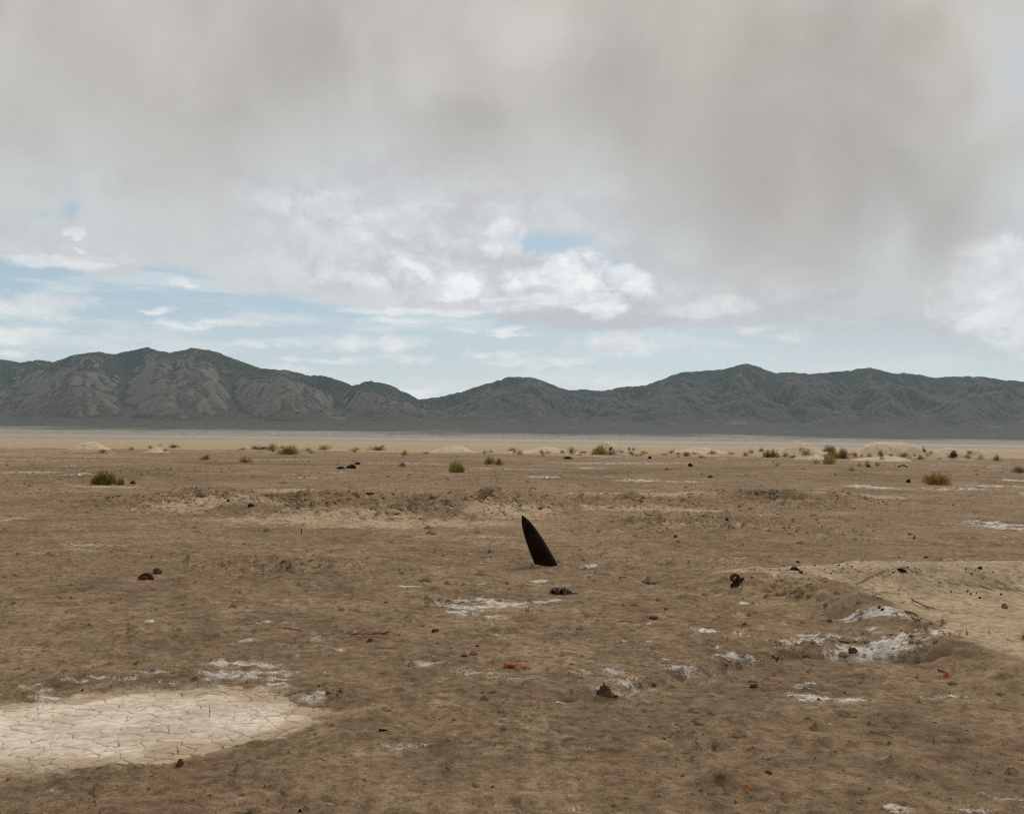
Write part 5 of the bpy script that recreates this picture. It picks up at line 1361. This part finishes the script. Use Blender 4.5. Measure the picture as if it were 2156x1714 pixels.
SH = [
 (250, 1184, 47, 30, 'green', 'largest green bush at the left on a pale sand patch', 'spiky'),
 (289, 1184, 20, 16, 'green', 'small green clump joined to the right of the largest left bush', 'spiky'),
 (248, 1105, 20, 9, 'brown', 'brownish dry shrub below the low pebbly left mound', 'dome'),
 (318, 1098, 18, 7, 'yellow', 'pale yellow-green tuft right of the pebbly left mound', 'dome'),
 (364, 1094, 17, 7, 'olive', 'low olive shrub left of two horizon bushes at the left', 'dome'),
 (390, 1088, 10, 5, 'olive', 'tiny olive bush on the horizon at the left', 'dome'),
 (420, 1093, 28, 9, 'dark', 'dark green spreading shrub on the left horizon', 'dome'),
 (502, 1122, 27, 12, 'brown', 'dry brown shrub alone on the left far flat', 'dome'),
 (597, 1129, 33, 15, 'orange', 'rounded orange-brown shrub on the left far flat', 'dome'),
 (591, 1097, 30, 4, 'olive', 'very low olive strip of scrub above the orange-brown shrub', 'dome'),
 (631, 1097, 40, 11, 'dark', 'wide dark green shrub, first of a pair left of centre', 'dome'),
 (663, 1098, 25, 15, 'olive', 'tall round olive-brown shrub beside the wide dark one', 'dome'),
 (706, 1109, 54, 19, 'olive', 'broadest olive shrub low on the flat left of centre', 'dome'),
 (751, 1100, 24, 8, 'yellow', 'small yellowish mound shrub right of the broadest olive one', 'dome'),
 (792, 1098, 32, 11, 'yellow', 'loose yellow-green shrub left of the tan tufts', 'spiky'),
 (864, 1101, 34, 6, 'tan', 'low tan tufts between yellow-green and long olive shrubs', 'dome'),
 (865, 1104, 9, 6, 'orange', 'tiny orange tuft in front of the tan tufts', 'dome'),
 (917, 1099, 60, 11, 'olive', 'long low olive thicket near the centre horizon', 'dome'),
 (986, 1111, 20, 12, 'olive', 'solitary olive shrub with a pale sand heel near centre', 'dome'),
 (981, 1139, 22, 12, 'pink', 'pinkish dry shrub below the solitary olive one', 'spiky'),
 (1117, 1153, 36, 28, 'yellow', 'yellow-green spiky shrub left of the orange and olive pair', 'spiky'),
 (1194, 1133, 28, 20, 'olive', 'olive left half of the two-coloured bush near centre', 'dome'),
 (1217, 1135, 25, 18, 'orange', 'bright orange right half of the two-coloured bush near centre', 'dome'),
 (1199, 1104, 16, 8, 'tan', 'pale tan tuft above the two-coloured bush', 'dome'),
 (1256, 1107, 14, 9, 'olive', 'small olive tuft left of the small green bush at centre', 'dome'),
 (1268, 1108, 14, 11, 'green', 'small upright green bush at the centre horizon', 'dome'),
 (1322, 1106, 17, 8, 'yellow', 'yellowish shrub right of the small upright green bush', 'dome'),
 (1342, 1107, 12, 5, 'tan', 'tiny tan tuft beside the yellowish shrub', 'dome'),
 (1371, 1106, 19, 8, 'olive', 'olive shrub left of the round green bush', 'dome'),
 (1394, 1107, 21, 13, 'green', 'round green bush left of the rough tan mound', 'dome'),
 (1424, 1107, 38, 6, 'orange', 'low orange growth between round green bush and rough mound', 'dome'),
 (1449, 1101, 14, 8, 'green', 'small green bush at the left foot of the rough mound', 'dome'),
 (1464, 1109, 24, 19, 'yellow', 'tall yellow-green bush in front of the rough mound', 'spiky'),
 (1447, 1109, 18, 6, 'orange', 'orange tuft at the foot of the tall yellow-green bush', 'dome'),
 (1491, 1110, 28, 12, 'olive', 'wide olive bush under the leaning dark slab', 'dome'),
 (1516, 1108, 15, 7, 'olive', 'small olive bush at the right foot of the rough mound', 'dome'),
 (1536, 1098, 11, 8, 'dark', 'left of two dark green bushes right of the rough mound', 'dome'),
 (1548, 1099, 11, 8, 'dark', 'right of two dark green bushes right of the rough mound', 'dome'),
 (1544, 1112, 12, 10, 'olive', 'upright olive bush below the two dark green ones', 'dome'),
 (1562, 1112, 12, 4, 'tan', 'tiny tan tuft right of the upright olive bush', 'dome'),
 (1639, 1106, 21, 7, 'brown', 'brownish low shrub left of the green-topped olive shrub', 'dome'),
 (1658, 1109, 20, 6, 'orange', 'orange-tan tuft beside the brownish low shrub', 'dome'),
 (1675, 1113, 25, 12, 'green', 'full green shrub right of the orange-tan tuft', 'dome'),
 (1698, 1109, 24, 6, 'tan', 'tan tufts right of the full green shrub', 'dome'),
 (1739, 1108, 27, 9, 'olive', 'olive-green shrub between tan tufts on the right flat', 'dome'),
 (1783, 1109, 24, 7, 'tan', 'pale tan-green shrub left of the sand swell', 'dome'),
 (1821, 1113, 20, 10, 'olive', 'olive shrub just left of the small sand swell', 'dome'),
 (1834, 1106, 15, 10, 'green', 'green bush behind the olive one at the sand swell', 'dome'),
 (1859, 1102, 20, 10, 'olive', 'dark olive bush on top of the small sand swell', 'dome'),
 (1874, 1116, 18, 14, 'dark', 'dark green bush at the right end of the small sand swell', 'dome'),
 (1890, 1116, 34, 16, 'green', 'wide green bush at the left foot of the peaked mound', 'dome'),
 (1919, 1115, 20, 12, 'yellow', 'yellow-green bush in front of the peaked mound left part', 'dome'),
 (1938, 1118, 20, 8, 'green', 'low green bush centred before the peaked mound', 'dome'),
 (1958, 1104, 15, 8, 'green', 'green bush on the slope of the peaked mound', 'dome'),
 (1967, 1112, 22, 15, 'yellow', 'olive-yellow round bush at the foot of the peaked mound', 'dome'),
 (1984, 1112, 12, 5, 'olive', 'little olive tuft right of the olive-yellow round bush', 'dome'),
 (2034, 1117, 24, 17, 'olive', 'olive bush beneath the dark green bush on its pedestal', 'spiky'),
 (2028, 1132, 31, 20, 'tan', 'yellow-tan round bush in front of the olive one', 'spiky'),
 (2058, 1119, 34, 20, 'brown', 'dense brown-olive bush left of the broad mound', 'dome'),
 (2089, 1115, 16, 12, 'pink', 'pinkish dry shrub at the left foot of the broad mound', 'dome'),
 (2106, 1114, 14, 7, 'pink', 'small pink-brown tuft right of the pinkish dry shrub', 'dome'),
 (2124, 1115, 18, 9, 'brown', 'brown shrub at the left foot of the broad mound', 'dome'),
 (2151, 1110, 18, 10, 'brown', 'grey-brown shrub halfway along the broad mound', 'dome'),
 (2178, 1113, 22, 6, 'yellow', 'low yellow-green strip before the broad mound', 'dome'),
 (2209, 1115, 34, 11, 'green', 'long green shrub before the right half of the broad mound', 'dome'),
 (2234, 1113, 16, 6, 'olive', 'little olive shrub beside the long green one', 'dome'),
 (2256, 1105, 12, 12, 'dark', 'upright dark green bush on the right shoulder of the broad mound', 'dome'),
 (2246, 1121, 20, 10, 'brown', 'brown-olive shrub below the upright dark green bush', 'dome'),
 (2152, 1121, 18, 7, 'yellow', 'yellow-green tuft on the sand apron', 'dome'),
 (2329, 1121, 20, 14, 'dark', 'dark green shrub in front of the low right mound', 'spiky'),
 (2362, 1121, 24, 10, 'olive', 'olive shrub between the two small right mounds', 'dome'),
 (2371, 1111, 26, 7, 'olive', 'flat olive scrub behind the small right mounds', 'dome'),
 (2397, 1120, 15, 9, 'brown', 'brown-green shrub right of the small mounds', 'dome'),
 (2436, 1124, 21, 12, 'olive', 'rounded olive shrub alone near the right horizon', 'dome'),
 (1992, 1132, 24, 10, 'tan', 'pale tan shrub left of the yellow-tan round bush', 'dome'),
 (1899, 1136, 20, 7, 'yellow', 'sparse yellow-green tuft on the right flat', 'spiky'),
 (2099, 1138, 17, 8, 'yellow', 'left tuft of three yellowish ones before the broad mound', 'spiky'),
 (2117, 1138, 14, 12, 'tan', 'tan middle tuft of three before the broad mound', 'spiky'),
 (2146, 1137, 15, 9, 'yellow', 'right tuft of three yellowish ones before the broad mound', 'spiky'),
 (2082, 1150, 18, 10, 'yellow', 'thin yellow-green tuft nearest in front of the three tufts', 'spiky'),
 (2104, 1151, 12, 4, 'yellow', 'tiny yellow-green sprig right of the thin nearest tuft', 'spiky'),
 (2296, 1183, 50, 31, 'orange', 'big rounded orange-brown shrub on the right flat', 'dome'),
 (2268, 1178, 28, 17, 'olive', 'olive shrub joined to the left of the big orange-brown one', 'dome'),
 (2494, 1154, 34, 16, 'brown', 'brown shrub cut off by the right edge', 'dome'),
 (2383, 1150, 10, 6, 'yellow', 'tiny yellow-green sprig on the right far flat', 'spiky'),
 (1628, 1147, 18, 5, 'orange', 'faint orange sprig on the far flat right of centre', 'spiky'),
 (685, 1180, 34, 5, 'yellow', 'thin yellow grass tuft beyond the shallow crater', 'spiky'),
 (1266, 1216, 12, 12, 'tan', 'dry tan weed right of the earth slab', 'spiky'),
 (1320, 1245, 12, 12, 'brown', 'small dry brown weed just above the bomb tip', 'spiky'),
]
for i, (a1_, a2_, a3_, a4_, kd, lab, md) in enumerate(SH):
    shrub(a1_, a2_, a3_, a4_, kd, lab, 700 + i, md)
rt2 = np.random.default_rng(77); xs = []
for i in range(34):
    xx = float(rt2.choice([rt2.uniform(1180, 1640), rt2.uniform(1600, 2480), rt2.uniform(300, 1150)], p=[.4, .45, .15])); xs.append(xx)
for i, xx in enumerate(sorted(xs)):
    yy = 1104 + (xx - 1250) * 0.011 + rt2.uniform(-5, 9)
    shrub(xx, yy, rt2.uniform(9, 24), rt2.uniform(3.5, 7.5), str(rt2.choice(['tan', 'yellow', 'tan', 'olive', 'orange'])), 'faint low dry tuft, %s from the left along the pale sand strip' % {1: 'first', 2: 'second', 3: 'third'}.get(i + 1, '%dth' % (i + 1) if i + 1 not in (21, 31, 22, 32, 23, 33) else '%d%s' % (i + 1, {1: 'st', 2: 'nd', 3: 'rd'}[(i + 1) % 10])), 1200 + i, 'spiky')
# dark green bush standing on a sand pedestal: a crown on a bare leaning trunk
x, y, z = hit(*src(2040, 1112)); k_ = math.hypot(x, y) * 0.4096 / F
r0 = shrub(2027, 1112, 28, 16, 'dark', 'very dark green round bush raised on a short trunk beside the peaked mound', 999, 'dome')
for ch in list(r0.children):
    if ch.name.startswith('foliage'): ch.location.z = 9 * k_
V, Fc = tube_geo([(8 * k_, 0, -.1), (4 * k_, 0, 5 * k_), (0, 0, 13 * k_)], [1.6 * k_, 1.3 * k_, .8 * k_], 6)
obj('trunk', mesh_from('trunk', V, faces=Fc), M_STEM, r0)
# seedlings in the pale pit
def seedling(zx, zy, w, h, lab, seed, leaves=40):
    x, y, z = hit(*src(*Z2(zx, zy))); k_ = math.hypot(x, y) * 0.4096 / F; rg = np.random.default_rng(seed)
    root = obj('seedling', None, loc=(x, y, z)); tag(root, lab, 'plant', 'green seedlings in the pale pit')
    V = []; W, Hh = w * k_, h * k_
    for i in range(leaves):
        b_ = np.array([rg.normal(0, .22) * W, rg.normal(0, .15) * W, rg.uniform(0.05, .9) * Hh]); d_ = rg.normal(0, 1, 3); d_[2] = abs(d_[2]) * .7; d_ /= np.linalg.norm(d_)
        s_ = np.cross(d_, rg.normal(0, 1, 3)); s_ /= np.linalg.norm(s_); l_ = rg.uniform(.014, .026)
        V += [b_, b_ + d_ * l_ * .5 - s_ * l_ * .25, b_ + d_ * l_, b_ + d_ * l_ * .5 + s_ * l_ * .25]
    me = mesh_from('leaves', np.array(V), quads=np.arange(len(V)).reshape(-1, 4), smooth=False)
    tn = np.repeat(rg.uniform(.2, 1, leaves), 4); add_attr(me, 'tint', np.stack([tn, tn, tn, tn * 0 + 1], 1))
    obj('leaves', me, LEAF['green'], root)
    V, Fc = join_geo(*[tube_geo([(0, 0, -.01), (rg.normal(0, .12) * W, rg.normal(0, .1) * W, Hh * .5), (rg.normal(0, .25) * W, rg.normal(0, .2) * W, Hh * .95)], [.002, .0018, .001], 4) for _ in range(5)])
    obj('stem', mesh_from('stem', V, faces=Fc), LEAF['green'], root)
for i, (a_, b_, w, h, lab, lv) in enumerate([(1078, 905, 19, 17, 'largest green seedling in the pale pit', 110), (866, 958, 13, 10, 'second green seedling left of the largest one', 50), (1180, 1040, 6, 11, 'thin green sprout right below the largest seedling', 10),
                                    (1312, 1025, 4, 6, 'smallest faint sprout between two green ones', 5), (1403, 1030, 6, 12, 'bright green sprout, second from the right', 12), (1696, 1005, 4, 9, 'slender lone sprout farthest right in the pit', 6), (2140, 1080, 12, 14, 'grey-green plant at the right edge of the pit', 60)]):
    seedling(a_, b_, w, h, lab, 50 + i, lv)

# ------------------------------------------------------------ crumbs of earth all over: nobody could count them
rg = np.random.default_rng(9)
NC = 90000
ang = rg.uniform(-R(35), R(35), NC); rad = np.exp(rg.uniform(math.log(4.8), math.log(130), NC))
cx_ = np.sin(ang) * rad; cy_ = np.cos(ang) * rad
wx_ = cx_ + fbm(cx_, cy_, 1.3, 3, 0.55, 107) * 0.55; wy_ = cy_ + fbm(cx_, cy_, 1.3, 3, 0.55, 109) * 0.75
ro_ = ROUGH(cx_, cy_, wx_, wy_)
cl_ = sst(fbm(cx_, cy_, 1.1, 4, .6, 801), 0.0, 0.45)
keep = rg.random(NC) < (0.12 + 0.55 * cl_ + 0.6 * ro_)
pan_d = poly_sd(cx_, cy_, PAN)
keep &= ~((pan_d < 0.15) & (rg.random(NC) < 0.97))
dust_d = poly_sd(cx_, cy_, DUST); keep &= ~((dust_d < 0.0) & (rg.random(NC) < 0.6))
cx_, cy_, rad, ro_ = cx_[keep], cy_[keep], rad[keep], ro_[keep]; NC = len(cx_)
cz_ = H(cx_, cy_)
sz = (0.0030 + rg.exponential(0.0030, NC) + 0.010 * (rg.random(NC) < 0.06) * rg.random(NC)) * (1 + rad / 12) * (1 + ro_ * 1.2)
sz = np.minimum(sz, 0.11)
iv = np.array([(1, 0, 0), (.31, .95, 0), (-.81, .59, 0), (-.81, -.59, 0), (.31, -.95, 0), (0.1, 0.1, 1)], dtype=float)
if_ = np.array([(0, 1, 5), (1, 2, 5), (2, 3, 5), (3, 4, 5), (4, 0, 5)])
asp = rg.uniform(0.6, 1.6, (NC, 3)) * np.array([1.2, 1.2, 0.8])
V = iv[None] * asp[:, None] * sz[:, None, None] * rg.uniform(0.6, 1.35, (NC, len(iv), 1))
V[:, 5, :2] += rg.normal(0, .4, (NC, 2)) * sz[:, None]
th = rg.uniform(0, 6.28, NC); c_, s_ = np.cos(th)[:, None], np.sin(th)[:, None]
V = np.stack([V[..., 0] * c_ - V[..., 1] * s_, V[..., 0] * s_ + V[..., 1] * c_, V[..., 2]], -1)
V += np.stack([cx_, cy_, cz_ - sz * 0.25], -1)[:, None]
Fq = (if_[None] + (np.arange(NC) * len(iv))[:, None, None]).reshape(-1, 3)
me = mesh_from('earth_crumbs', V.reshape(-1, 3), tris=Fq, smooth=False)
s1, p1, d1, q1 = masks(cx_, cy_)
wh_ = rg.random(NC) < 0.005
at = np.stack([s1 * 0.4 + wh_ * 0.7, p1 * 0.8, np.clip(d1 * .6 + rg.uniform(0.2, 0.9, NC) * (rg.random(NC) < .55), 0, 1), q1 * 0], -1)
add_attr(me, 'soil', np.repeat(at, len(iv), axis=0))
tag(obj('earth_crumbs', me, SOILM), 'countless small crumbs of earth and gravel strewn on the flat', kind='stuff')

# ------------------------------------------------------------ every clod and splinter gets the words that point to it
LAND = [('the leaning bomb nose', 1330, 1376), ('the black metal cage', 1370, 1445), ('the red rusted can', 352, 1410), ('the long orange scrap', 1264, 1628), ('the dark jagged chunk', 1476, 1696),
        ('the twisted steel band', 1797, 1428), ('the white salt bank', 2090, 1580), ('the cracked mud pan', 380, 1790), ('the long white salt streak', 1190, 1480), ('the dry twig tangle', 905, 1555),
        ('the orange lump near the bottom edge', 1825, 1930), ('the pale cracked clay ball', 2012, 1455), ('the upright metal rod', 736, 1300), ('the tilted earth slab', 1185, 1220),
        ('the orange-red crumb', 2314, 1647), ('the small salt cake', 363, 1518)]
def ordw(k_): return {1: 'first', 2: 'second', 3: 'third', 4: 'fourth', 5: 'fifth', 6: 'sixth', 7: 'seventh', 8: 'eighth', 9: 'ninth', 10: 'tenth'}.get(k_, '%d%s' % (k_, 'st' if k_ % 10 == 1 and k_ != 11 else 'nd' if k_ % 10 == 2 and k_ != 12 else 'rd' if k_ % 10 == 3 and k_ != 13 else 'th'))
CMI = CM.transposed()
def proj(o_):
    v = CMI @ (Vector(o_.location) - Vector((0, 0, CAM_H)))
    return ((512 + F * v.x / -v.z) / 0.4096, (406.5 - F * v.y / -v.z) / 0.4096)
def by_group(gname): return [o_ for o_ in list(COL.objects) if o_.parent is None and o_.get('group') == gname and o_.get('label', '') in SHARED]
SHARED = {'rough brown earth clod rising from the bare flat'}
near = {}
for o_ in by_group('earth clods scattered over the flat'):
    px, py = proj(o_); best = min(LAND, key=lambda l: math.hypot(px - l[1], (py - l[2]) * 1.6))
    dx_, dy_ = px - best[1], (py - best[2]) * 1.6
    side = ('to the left of' if dx_ < 0 else 'to the right of') if abs(dx_) > abs(dy_) else ('beyond' if dy_ < 0 else 'in front of')
    near.setdefault((best[0], side), []).append((math.hypot(dx_, dy_), o_))
for (lm, side), L in near.items():
    for i, (_, o_) in enumerate(sorted(L, key=lambda t: t[0])):
        o_['label'] = ('nearest brown earth clod %s %s' if i == 0 else ordw(i + 1) + ' nearest brown earth clod %s %s') % (side, lm)
for gname, lab, fmt in [('black splinters on the pale pit rim', 'tiny black splinter strewn over the pale sand of the pit and its rim', 'tiny black splinter, %s from the left of those on the pale sand'),
                        ('clods piled beside the tilted slab', 'crumbled earth clod in the pile beside the tilted slab', 'crumbled clod, %s from the left in the pile beside the tilted slab'),
                        ('clods at the left end of the crater', 'dark crumbled clod at the left end of the shallow crater', 'crumbled clod, %s from the left in the left half of the crater'),
                        ('clods on the crater wall', 'earth clod on the near wall of the shallow crater', 'earth clod, %s from the left on the crater wall'),
                        ('clods on the left crater rim', 'tan clod on the bumpy left rim of the crater', 'tan clod, %s from the left on the bumpy left rim'),
                        ('clods in the heap beyond the bomb', 'dark clod in the heap right of the bomb tip', 'dark clod, %s from the left in the heap right of the bomb tip'),
                        ('clods at the corner of the pit', 'crumbly clod where the dark bank meets the pale rim', 'crumbly clod, %s from the left where bank meets pale rim'),
                        ('dark pebbles on the mud pan', 'small dark pebble lying on the cracked mud pan', 'small dark pebble, %s from the left on the cracked mud pan')]:
    SHARED = {lab}
    for i, o_ in enumerate(sorted(by_group(gname), key=lambda q: proj(q)[0])):
        o_['label'] = fmt % ordw(i + 1)
